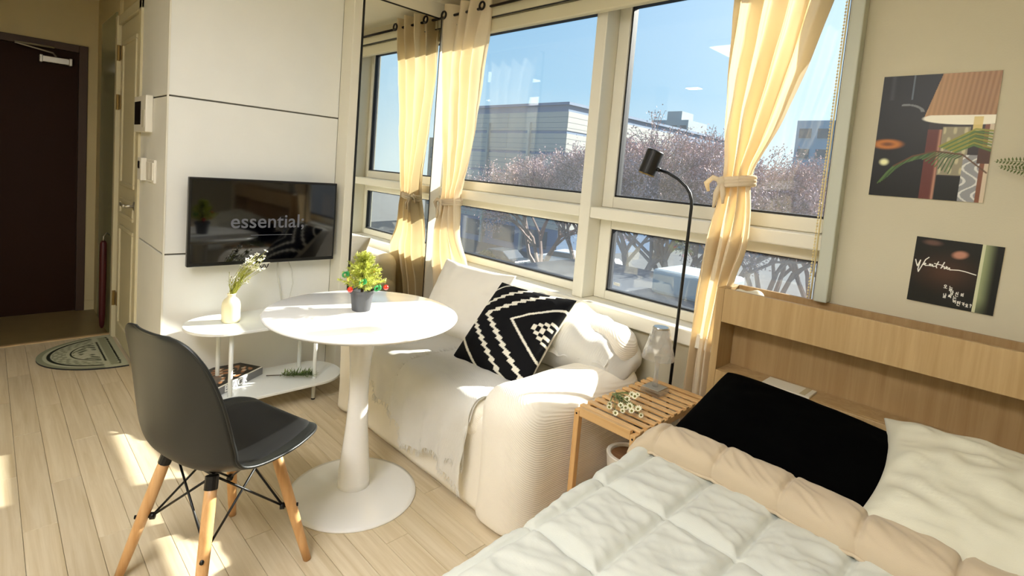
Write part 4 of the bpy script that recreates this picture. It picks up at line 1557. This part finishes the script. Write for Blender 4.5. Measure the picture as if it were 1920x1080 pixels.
# turned back edge: puffed roll, pinched at each seam
G_ = []
for i in range(321):
    x = 2.205 + (3.80 - 2.205) * i / 320
    sx = (x - 2.29) / QX
    d = abs(sx - round(sx)) * QX
    pf = (1 - math.exp(-d / .007))
    endt = min(1, (x - 2.200) / .075)
    row_ = []
    yb_ = -.740 + .022 * math.sin(x * 5.3 + 1) + .010 * math.exp(-d / .02) + .07 * max(0, (x - 2.95)) 
    wdt = .158 + .012 * math.sin(x * 7)
    for j in range(41):
        t_ = j / 40
        a = math.pi * t_
        yy = yb_ + wdt * (1 - math.cos(a)) / 2
        hh = (.050 + .020 * pf) * math.sin(a) ** .42 * (.55 + .45 * endt ** .5)
        wr = .010 * noise.noise(Vector((x * 9 + t_ * 4, t_ * 2.5 - x * 4, 4))) + .006 * (1 - 2 * abs(noise.noise(Vector((x * 22 + t_ * 6, t_ * 2, 6)))))
        wr += .010 * math.sin(a) * (1 - math.exp(-min(t_, 1 - t_) * 6)) * (.3 + noise.noise(Vector((round(sx - .5) * 5.3, 0, 2))))
        z_ = .490 + hh + wr * math.sin(a)
        if x < 2.29: z_ -= .05 * (1 - (x - 2.205) / .085) ** 2
        row_.append((x, yy, z_))
    # underside closes the roll
    row_ += [(x, yb_ + wdt + .004, .46), (x, yb_ + wdt, .445)]
    G_.append(row_)
MB().grid(G_).build('turned_edge', 'duvet_beige', dv, smooth=True, fixn=False)
MB().tube([(g[0][0], g[0][1] - .002, g[0][2] + .003) for g in G_], .005, 6).build('edge_piping', 'duvet_beige', dv, smooth=True)
hm = MB().grid([[(g[0][0], g[0][1] + .15, g[0][2] - .05) for g in G_], [(g[0][0], g[0][1], g[0][2]) for g in G_]])
hm.build('turned_underside', 'duvet_white', dv, smooth=True, fixn=False)

cushion('bed_pillow', 'plain black pillow resting against the headboard', 'pillow', 'pillow_black', (2.575, -.375, .532), (1, -.035, -.055), (.0, .42, .155), .64, .46, .17, 6, .010, .03, pw_=.33)
cushion('bed_pillow', 'plain off-white pillow at the right end of the bed', 'pillow', 'pillow_white', (3.175, -.400, .570), (1, .03, -.0), (.0, .42, .13), .76, .55, .21, 8, .020, .12, n=70)

# ------------------------------------------------------------------- posters
def poster(name, label, x0, x1, z0, z1, nu, nv, fun, tilt=0):
    root = thing(name, ((x0 + x1) / 2, -.002, z0), label, 'poster', 'unframed posters above the headboard')
    cx, cz = (x0 + x1) / 2, (z0 + z1) / 2
    c, s_ = math.cos(tilt), math.sin(tilt)
    def P(u, v):
        x, z = (u - .5) * (x1 - x0), (v - .5) * (z1 - z0)
        return (cx + x * c - z * s_, np.full_like(u, -.0046), cz + x * s_ + z * c)
    print_grid('print', P, nu, nv, fun, 'print_poster', root)
    q = [(-(x1 - x0) / 2, -(z1 - z0) / 2), ((x1 - x0) / 2, -(z1 - z0) / 2), ((x1 - x0) / 2, (z1 - z0) / 2), (-(x1 - x0) / 2, (z1 - z0) / 2)]
    vs = [(cx + x * c - z * s_, y, cz + x * s_ + z * c) for y in (-.001, -.004) for x, z in q]
    MB().add(vs, [(0, 1, 2, 3), (4, 7, 6, 5), (0, 4, 5, 1), (1, 5, 6, 2), (2, 6, 7, 3), (3, 7, 4, 0)]).build('board', 'paper_white', root)
    return root

def art_lamp(u, v):
    P = Paint(u, v, '#0b0c0f')
    P.put(sstep(.6, .0, np.abs(v - .5)) * .6 * (u < .55), '#1c1c20')
    P.put(np.exp(-((u - .1) ** 2) / .0004) * .5 * (v > .8), '#3c4046')
    P.put((np.abs(u - .285) < .008) * (v > .80) * 1., '#55606a')
    d = np.hypot((u - .24) / .16, (v - .69) / .07)
    P.put((np.abs(d - 1) < .10) * (v > .70) * (u > .2) * .8, '#7a7d80')
    d = np.hypot((u - .115) / .155, (v - .435) / .045)
    P.put(sstep(1.15, .55, d), '#b9702f')
    P.put(sstep(.6, .1, d) * .8, '#5a3216')
    P.put(sstep(1.2, .3, np.hypot((u - .105) / .05, (v - .285) / .032)), '#e6e6b4')
    # right hand side behind the lamp
    P.put((u > .47) * (v < .62) * 1., '#2b2322')
    P.put((u > .465) * (u < .575) * (v < .56) * 1., '#5e2a24')
    P.put(np.exp(-((u - .575) / .012) ** 2) * (v < .56) * .8, '#c08a72')
    P.put((u > .59) * (u < .82) * (v > .2) * (v < .58) * 1., '#8f8870')
    P.put((u > .60) * (u < .82) * (v > .2) * (v < .58) * sstep(.2, .8, np.sin(u * 70) * np.cos(v * 40)) * .7, '#cfc49a')
    P.put((u > .59) * (u < .79) * (v < .19) * 1., '#060606')
    P.put((u > .79) * (u < .93) * (v < .36) * 1., '#8e8f92')
    P.put((u > .79) * (u < .93) * (v < .36) * (np.sin(u * 60 + 4 * np.sin(v * 30)) > .75) * .8, '#e3e2de')
    P.put((u > .93) * (v < .6) * 1., '#7a4a33')
    P.put((u > .965) * (v < .6) * 1., '#cbb9a0')
    P.put((u > .90) * (v > .30) * (v < .42) * 1., '#4a2a1a')
    # shade
    left = .53 - (1 - v) / .345 * .115
    sh = (v > .655 - .02 * np.sin((u - .41) * 5)) * (u > left)
    pleat = .5 + .5 * np.sin((u - .5 + (1 - v) * .12) * 150)
    P.put(sh * 1., '#8a6440')
    P.put(sh * pleat * .55, '#b98d60')
    P.put(sh * sstep(.95, .4, u) * .35, '#c79e70')
    e_ = np.hypot((u - .80) / .39, (v - .645) / .048)
    P.put(sstep(1.06, .96, e_) * (v < .672) * 1., '#f4efdc')
    P.put((np.abs(u - .87) < .035) * (v > .55) * (v < .66) * .9, '#d8c279')
    # palm fronds
    st = [(.99, .23), (.78, .365), (.55, .385), (.36, .34), (.20, .255)]
    for a in np.linspace(0, 3.999, 34):
        i = int(a)
        f_ = a - i
        x_ = st[i][0] + (st[i + 1][0] - st[i][0]) * f_
        y_ = st[i][1] + (st[i + 1][1] - st[i][1]) * f_
        if x_ > .8: continue
        k = (.8 - x_)
        d = seg_dist(u, v, [(x_, y_), (x_ - .06, y_ - .03 - .05 * k), (x_ - .10 - .05 * k, y_ - .10 - .05 * np.sin(a * 2))])
        P.put(sstep(.008, .003, d), '#4f6a38' if int(a * 5) % 2 else '#37502a')
    P.put(sstep(.008, .004, seg_dist(u, v, st)), '#5a3c22')
    for k in range(8):
        f_ = k / 8
        d = seg_dist(u, v, [(.995, .40 + .17 * f_), (.86, .44 + .14 * f_), (.72 - .02 * k, .38 + .05 * f_)])
        P.put(sstep(.010, .004, d), '#8a8a30' if k % 2 else '#55702f')
    return P.out()
poster('lamp_poster', 'large poster of a pleated lampshade with palm leaves on the wall', 2.631, 2.939, 1.376, 1.789, 190, 240, art_lamp)

def art_weather(u, v):
    P = Paint(u, v, '#121210')
    P.put(np.exp(-(((u - .40) / .30) ** 2 + ((v - .50) / .20) ** 2)) * .6, '#5a3a2a')
    P.put(sstep(1.1, .4, np.hypot((u - .545 - .3 * (v - .83)) / .105, (v - .80) / .075)), '#b5806c')
    P.put(sstep(1.2, .3, np.hypot((u - .20) / .13, (v - .93) / .05)) * .6, '#7a5a50')
    # right quarter: glow falling off to black
    r_ = (u > .765)
    P.put(r_ * 1., '#0d0e0c')
    P.put(r_ * sstep(.95, .77, u) * (.35 + .65 * sstep(.0, .25, v)), '#98a27a')
    P.put(r_ * (u < .80) * 1., '#c9cba8')
    wt = '#f0eee6'
    def ink(strokes, w_):
        for st in strokes: P.put(sstep(w_, w_ * .45, seg_dist(u, v, st)), wt)
    # handwritten word
    ink([[(.030, .640), (.050, .575), (.062, .545)], [(.062, .545), (.090, .640)], [(.090, .640), (.075, .50), (.085, .46)], [(.085, .46), (.150, .66), (.185, .70)],
         [(.120, .575), (.150, .585), (.160, .600), (.145, .605), (.135, .585), (.160, .570), (.200, .578)],
         [(.200, .578), (.225, .600), (.205, .603), (.205, .578), (.235, .578), (.240, .600), (.250, .572), (.285, .585)],
         [(.305, .655), (.285, .585), (.295, .560)], [(.262, .620), (.345, .612)], [(.375, .660), (.345, .565), (.365, .600), (.380, .595), (.385, .565)],
         [(.385, .565), (.420, .590), (.405, .602), (.398, .575), (.430, .565), (.440, .590), (.450, .560), (.470, .565)],
         [(.470, .565), (.55, .575), (.62, .570), (.745, .545)]], .0085)
    # four short Korean lines
    JA = {'o': [[(.5, 1), (.15, .8), (.15, .3), (.5, .1), (.85, .3), (.85, .8), (.5, 1)]], 'n': [[(.1, 1), (.1, .1), (.95, .1)]], 'd': [[(.95, 1), (.1, 1), (.1, .1), (.95, .1)]],
          's': [[(.5, 1), (.05, .05)], [(.5, .7), (.95, .05)]], 'g': [[(.05, 1), (.9, 1), (.75, 0)]], 'l': [[(.1, 1), (.9, 1), (.9, .55), (.1, .5), (.1, .05), (.95, .05)]],
          'dd': [[(.45, 1), (.05, 1), (.05, .1), (.45, .1)], [(.95, 1), (.55, 1), (.55, .1), (.95, .1)]], 'ss': [[(.28, 1), (.0, .05)], [(.28, .6), (.48, .05)], [(.75, 1), (.5, .05)], [(.75, .6), (1, .05)]],
          'a': [[(.3, 1.1), (.3, -.1)], [(.3, .5), (.8, .5)]], 'i': [[(.4, 1.1), (.4, -.1)]], 'eo': [[(.6, 1.1), (.6, -.1)], [(.1, .5), (.6, .5)]],
          'O': [[(.5, .9), (.5, .3)], [(0, .2), (1, .2)]], 'Y': [[(.35, .9), (.35, .3)], [(.65, .9), (.65, .3)], [(0, .2), (1, .2)]], 'E': [[(0, .5), (1, .5)]],
          'q': [[(.1, .8), (.3, 1.05), (.7, 1), (.75, .7), (.45, .5), (.45, .3)], [(.45, .08), (.45, .0)]]}
    def jamo(k, x, y_, w_, h_):
        ink([[(x + a * w_, y_ + b * h_) for a, b in st] for st in JA[k]], .0052)
    def syl(x, y_, parts):
        for k, a, b, c, d in parts: jamo(k, x + a, y_ + b, c, d)
    W_ = .034
    H_ = .030
    V = lambda c, vw: [(c, 0, .008, W_ * .55, H_), (vw, W_ * .6, .002, W_ * .5, H_ * 1.3)]
    Bm = lambda c: [(c, 0, -.024, W_ * .9, H_ * .75)]
    syl(.415, .285, [('o', 0, .012, W_, H_), ('O', 0, -.012, W_ * 1.1, H_)])
    syl(.480, .280, [('n', 0, .018, W_, H_ * .7), ('E', 0, -.004, W_, H_ * .4), ('l', 0, -.030, W_, H_ * .9)])
    syl(.500, .215, V('d', 'a') + Bm('o'))
    syl(.560, .208, V('s', 'i') + Bm('n'))
    syl(.620, .203, V('o', 'i') + [('E', 0, -.002, W_ * .7, .01)])
    syl(.425, .155, V('n', 'a') + Bm('l'))
    syl(.485, .150, V('ss', 'i'))
    syl(.540, .145, [('n', 0, .016, W_, H_ * .7), ('E', 0, -.006, W_, .014), ('n', 0, -.028, W_, H_ * .7)])
    syl(.545, .080, V('o', 'eo'))
    syl(.595, .076, V('dd', 'eo') + Bm('n'))
    syl(.645, .070, V('g', 'a'))
    syl(.690, .066, [('o', 0, .012, W_ * .8, H_ * .8), ('Y', 0, -.014, W_ * .9, H_)])
    syl(.735, .070, [('q', 0, -.01, W_ * .7, H_ * 1.5)])
    return P.out()
poster('weather_poster', 'smaller dark poster with white handwriting below the lampshade poster', 2.784, 3.005, 1.029, 1.247, 300, 300, art_weather, R(-1.0))

# fern reaching into the frame from a wall pot
fe = thing('wall_fern', (3.13, -.05, 1.40), 'green artificial fern in a small black wall pot right of the posters', 'plant')
MB().lathe([(.001, 0), (.030, 0), (.042, .075), (.038, .075), (.001, .06)], (3.115, -.050, 1.405), 24, False).build('pot', 'plastic_black', fe)
def frond(base, tip, sag, n, ll, nm='frond'):
    m = MB()
    base, tip = Vector(base), Vector(tip)
    pts = [base.lerp(tip, k / 20) + Vector((0, 0, sag * math.sin(math.pi * k / 20))) for k in range(21)]
    m.tube(pts, [.0016 - .0011 * k / 20 for k in range(21)], 5)
    ax = (tip - base).normalized()
    side = ax.cross(Vector((0, -1, 0))).normalized()
    for k in range(2, n):
        f_ = k / n
        i = int(f_ * 20)
        o = pts[i].lerp(pts[min(i + 1, 20)], f_ * 20 - i)
        l = ll * (1 - f_) ** .7 + .003
        for s_ in (-1, 1):
            d = (side * s_ + ax * .35).normalized() * l
            wv = ax * .0026
            off = Vector((0, -.0015, 0))
            m.add([o, o + d * .45 + wv + off, o + d, o + d * .45 - wv - off], [(0, 1, 2, 3)])
    m.build(nm, 'fern_green', fe, fixn=False)
fp = (3.105, -.05, 1.478)
frond(fp, (2.952, -.035, 1.506), .012, 18, .026)
frond(fp, (2.965, -.055, 1.490), -.006, 17, .026)
frond(fp, (3.18, -.06, 1.62), .02, 18, .034)
frond(fp, (3.25, -.07, 1.55), .04, 18, .034)
frond(fp, (3.12, -.11, 1.60), .02, 16, .03)

# ------------------------------------------------------------------- ceiling lights
cp = thing('ceiling_lamp', (1.55, -1.55, ZC), 'square white ceiling panel lamp above the room', 'ceiling lamp')
MB().box(1.20, 1.90, -1.87, -1.22, ZC - .045, ZC).build('housing', 'plastic_white', cp, bevel=.006)
MB().box(1.22, 1.88, -1.85, -1.24, ZC - .050, ZC - .0455).build('diffuser', 'lamp_panel', cp)

cp = thing('ceiling_lamp', (.28, -2.87, ZC), 'small square ceiling panel lamp near the entrance hall', 'ceiling lamp')
MB().box(.20, .36, -2.93, -2.81, ZC - .020, ZC).build('housing', 'plastic_white', cp, bevel=.006)
MB().box(.21, .35, -2.92, -2.82, ZC - .024, ZC - .0205).build('diffuser', 'lamp_and_fill_panel', cp)
cp = thing('ceiling_lamp', (2.55, -3.0, ZC), 'long white fill light panel added on the ceiling behind the camera', 'ceiling lamp')  # unseen panel added behind the camera to brighten the room
MB().box(1.93, 3.17, -3.32, -2.68, ZC - .045, ZC).build('housing', 'plastic_white', cp, bevel=.006)
MB().box(1.95, 3.15, -3.30, -2.70, ZC - .050, ZC - .0455).build('diffuser', 'lamp_and_fill_panel', cp)

# =================================================================== OUTSIDE
GZ = -5.6
struct(MB().box(-140, 160, 2.0, 220, GZ - .4, GZ).build('ground_outside', 'ground_out'))
# panelled office building
BX, BY, BR = -25.8, 32.2, 7.5
ob = thing('office_building', (BX - 15, BY + 14, GZ), 'large beige panelled building with blue bands across the street', 'building')
MB().box(BX - 34, BX - .05, BY + .05, BY + 30, GZ, BR - .1).build('core', 'band_blue', ob)
ph, pwid = .455, 3.55
pf = MB().box(0, pwid - .03, -.0, .08, 0, ph - .028).build('panel', 'panel_beige', ob)
ps = MB().box(-.08, .0, 0, pwid - .03, 0, ph - .028).build('panel', 'panel_beige', ob)
o1 = o2 = None
nrow = int((BR - .25 + 3.2) / ph)
for r_ in range(nrow):
    z = -3.2 + r_ * ph
    band = (nrow - 1 - r_) % 4 == 3
    for c_ in range(7):
        L = (BX - pwid * (c_ + 1), BY, z)
        if band:
            continue
        if o1 is None:
            pf.location = Vector(L) - wl(ob)
            o1 = pf
        else:
            dupe(pf, 'panel', ob, Vector(L) - wl(ob))
    for c_ in range(5):
        L = (BX, BY + pwid * c_ + .03, z)
        if band:
            continue
        if o2 is None:
            ps.location = Vector(L) - wl(ob)
            o2 = ps
        else:
            dupe(ps, 'panel', ob, Vector(L) - wl(ob))
    if band:
        MB().box(BX - 26, BX, BY - .0, BY + .08, z + .22, z + ph - .028).box(BX - .08, BX, BY + .09, BY + 18, z + .22, z + ph - .028).build('band_panel', 'panel_beige', ob)
MB().box(BX - 34.2, BX + .15, BY - .15, BY + 30, BR - .18, BR + .05).build('parapet', 'band_blue', ob)
for dx in (4.2, 9.6):
    MB().box(BX - dx - .12, BX - dx + .12, BY - .25, BY, GZ, BR - 1.6).build('downpipe', 'panel_beige', ob)
for c_ in range(6):
    for zz in (-5.0,):
        fwm = MB().box(BX - 4.0 * (c_ + 1), BX - 4.0 * c_ - 1.2, BY - .02, BY + .05, zz, zz + 1.5).build('window', 'pane_dark', ob)
# far blocks of flats
def block(name, label, x, y, wx, wy, z1, m, cols, rows, step=3.0):
    b = thing(name, (x, y, GZ), label, 'building', 'blocks of flats in the distance')
    MB().box(x - wx / 2, x + wx / 2, y - wy / 2, y + wy / 2, GZ, z1).build('walls', m, b)
    MB().box(x - wx * .2, x + wx * .2, y - wy * .3, y + wy * .3, z1, z1 + 2.2).build('roof_housing', m, b)
    w0 = None
    for r_ in range(rows):
        for c_ in range(cols):
            xx = x - wx / 2 + wx * (c_ + .5) / cols
            zz = z1 - 1.2 - step * r_ - .7
            if zz - .7 < GZ: continue
            if w0 is None:
                w0 = MB().box(-wx / cols * .32, wx / cols * .32, -.12, .02, -.7, .7).build('window', 'pane_dark', b)
                w0.location = Vector((xx, y - wy / 2, zz)) - wl(b)
            else:
                dupe(w0, 'window', b, Vector((xx, y - wy / 2, zz)) - wl(b))
def azp(az, dist): return (CAM.x + dist * math.sin(R(az)), CAM.y + dist * math.cos(R(az)))
x, y = azp(-15.0, 95)
block('apartment_block', 'pale blue block of flats seen right of the tied curtain', x + 4, y, 15, 10, 12.6, 'concrete_blue', 6, 6)
x, y = azp(-28.6, 130)
block('apartment_block', 'small pale roof block rising above the bare trees', x, y, 9, 9, 16.0, 'concrete_pale', 4, 6)
x, y = azp(33, 80)
block('apartment_block', 'tall pale blue block of flats reflected in the mirror', x, y, 14, 10, 15.5, 'concrete_blue', 6, 7)
x, y = azp(42, 62)
block('apartment_block', 'low brown block of flats reflected in the mirror', x, y, 20, 10, 5.0, 'brick_far', 7, 4)
# low grey shed right below the window
shd_ = thing('grey_shed', (-3.5, 11.5, GZ), 'low grey flat-roofed shed below the right window', 'shed')
MB().box(-9, 3.0, 8.7, 14.2, GZ, -1.9).build('walls', 'concrete_pale', shd_)
mat('shed_roof', '#484e55', .6, noise_amt=.12, noise_scale=.5)
MB().box(-9.3, 3.3, 8.4, 14.5, -1.9, -1.7).build('roof', 'shed_roof', shd_)
MB().box(-4.6, -2.6, 11.2, 12.8, -1.7, -1.0).build('roof_unit', 'concrete_pale', shd_, bevel=.1)
# bare trees
def grow(mb, bud, p, d, L, r, depth, rg):
    q = p + d * L
    mb.tube([p, p.lerp(q, .5) + Vector((rg.gauss(0, .03), rg.gauss(0, .03), 0)) * L, q], [r, r * .85, r * .68], 5 if depth > 2 else 3, False)
    if depth <= 1:
        for k in range(9):
            o = p.lerp(q, rg.random() * 1.15) + Vector((rg.gauss(0, .14), rg.gauss(0, .14), rg.gauss(0, .12)))
            a = Vector((rg.gauss(0, 1), rg.gauss(0, 1), rg.gauss(0, 1))).normalized() * rg.uniform(.035, .075)
            b = a.cross(Vector((rg.gauss(0, 1), rg.gauss(0, 1), rg.gauss(0, 1)))).normalized() * .03
            bud.add([o - a, o + b, o + a, o - b], [(0, 1, 2, 3)])
    if depth == 0: return
    n = 3 if depth > 1 else 4
    for k in range(n):
        ax = Vector((rg.gauss(0, 1), rg.gauss(0, 1), rg.gauss(0, .6)))
        ax = (ax - d * ax.dot(d)).normalized()
        nd = (d + ax * rg.uniform(.35, .8) + Vector((0, 0, .08))).normalized()
        grow(mb, bud, q if k else p.lerp(q, .8), nd, L * rg.uniform(.62, .82), r * .62, depth - 1, rg)
tree_protos = []
def tree(label, x, y, height, seed, spread=1.0):
    t_ = thing('bare_tree', (x, y, GZ), label, 'tree', 'bare trees across the street')
    rg = random.Random(seed)
    mb, bud = MB(), MB()
    p0 = Vector((x, y, GZ))
    h = height
    mb.tube([p0, p0 + Vector((0, 0, h * .14))], [h * .026, h * .022], 8, False)
    for k in range(5):
        a = 2 * math.pi * k / 5 + rg.uniform(-.3, .3)
        d = Vector((math.cos(a) * .42 * spread, math.sin(a) * .42 * spread, 1)).normalized()
        grow(mb, bud, p0 + Vector((0, 0, h * .13)), d, h * .27, h * .015, 5, rg)
    mb.build('branches', 'bark', t_, fixn=False)
    tag(bud.build('buds', 'bud', t_, fixn=False), kind='stuff')
TREES = [(-41.5, 31, 9.0), (-36.5, 27, 9.6), (-32.0, 25, 10.0), (-27.5, 25, 9.8), (-23.2, 26, 9.6), (-18.8, 27, 9.4), (-14.5, 28, 9.0)]
ordn = ['leftmost bare tree, in front of the beige building', 'second bare tree, beside the corner of the beige building', 'bare tree behind the window post',
        'bare tree behind the floor lamp head', 'bare tree just left of the tied curtain', 'bare tree just right of the tied curtain', 'rightmost bare tree, under the pale blue flats']
for k, (az, dist, h) in enumerate(TREES):
    x, y = azp(az, dist)
    tree(ordn[k], x, y, h, 20 + k, 1.1)
# clipped evergreens low in the left window
for k, (az, dist, hh, lab) in enumerate(((-47.5, 24, 3.2, 'dark green shrub at the far left below the window'), (-43.0, 26, 2.4, 'rounded green shrub in front of the beige building'), (38, 30, 5.5, 'dense evergreen tree reflected low in the mirror'))):
    x, y = azp(az, dist)
    sh_ = thing('evergreen_shrub', (x, y, GZ), lab, 'shrub')
    m = MB()
    rg = random.Random(k)
    for i in range(2200):
        a, b = rg.uniform(0, 6.28), rg.random()
        rr = hh * .42 * math.sin(math.pi * (.12 + .85 * b)) * rg.uniform(.75, 1.05)
        o = Vector((x + rr * math.cos(a), y + rr * math.sin(a), GZ + hh * b + .1))
        d = Vector((rg.gauss(0, 1), rg.gauss(0, 1), rg.gauss(0, 1))).normalized() * .14
        s_ = d.cross(Vector((rg.random(), rg.random(), 1))).normalized() * .07
        m.add([o - d, o + s_, o + d, o - s_], [(0, 1, 2, 3)])
    tag(m.build('foliage', 'evergreen', sh_, fixn=False), kind='stuff')
    MB().tube([(x, y, GZ), (x, y, GZ + hh * .7)], [.12, .05], 6).build('stem', 'bark', sh_)
# parked cars
def car(label, x, y, rz, m):
    c = thing('parked_car', (x, y, GZ), label, 'car', 'cars parked across the street', rz=rz)
    body = [(-2.1, .35), (-2.15, .75), (-1.9, .92), (-1.15, 1.0), (-.5, 1.45), (.9, 1.48), (1.55, 1.02), (2.1, .92), (2.2, .6), (2.15, .32)]
    mb = MB()
    n = len(body)
    vs = [(a, s_ * .85, b) for s_ in (-1, 1) for a, b in body]
    mb.add(vs, [tuple(range(n)), tuple(reversed(range(n, 2 * n)))] + [(i, n + i, n + (i + 1) % n, (i + 1) % n) for i in range(n)])
    mb.build('body', m, c, bevel=.06, local=True)
    for s_ in (-1, 1):
        MB().add([(-1.0, s_ * .86, 1.02), (-.45, s_ * .86, 1.38), (.85, s_ * .86, 1.40), (1.35, s_ * .86, 1.04)], [(0, 1, 2, 3)]).build('side_window', 'pane_dark', c, local=True)
        for wx_ in (-1.35, 1.35):
            MB().tube([(wx_, s_ * .70, .33), (wx_, s_ * .88, .33)], .33, 16).build('wheel', 'tyre', c, local=True)
x, y = azp(-39.0, 40); car('white car parked at the foot of the beige building', x, y, R(10), 'car_white')
x, y = azp(-46.0, 38); car('dark car parked behind the green shrub', x, y, R(5), 'car_dark')
x, y = azp(-35.0, 38.0); car('second white car parked right of the beige building corner', x, y, R(8), 'car_white')
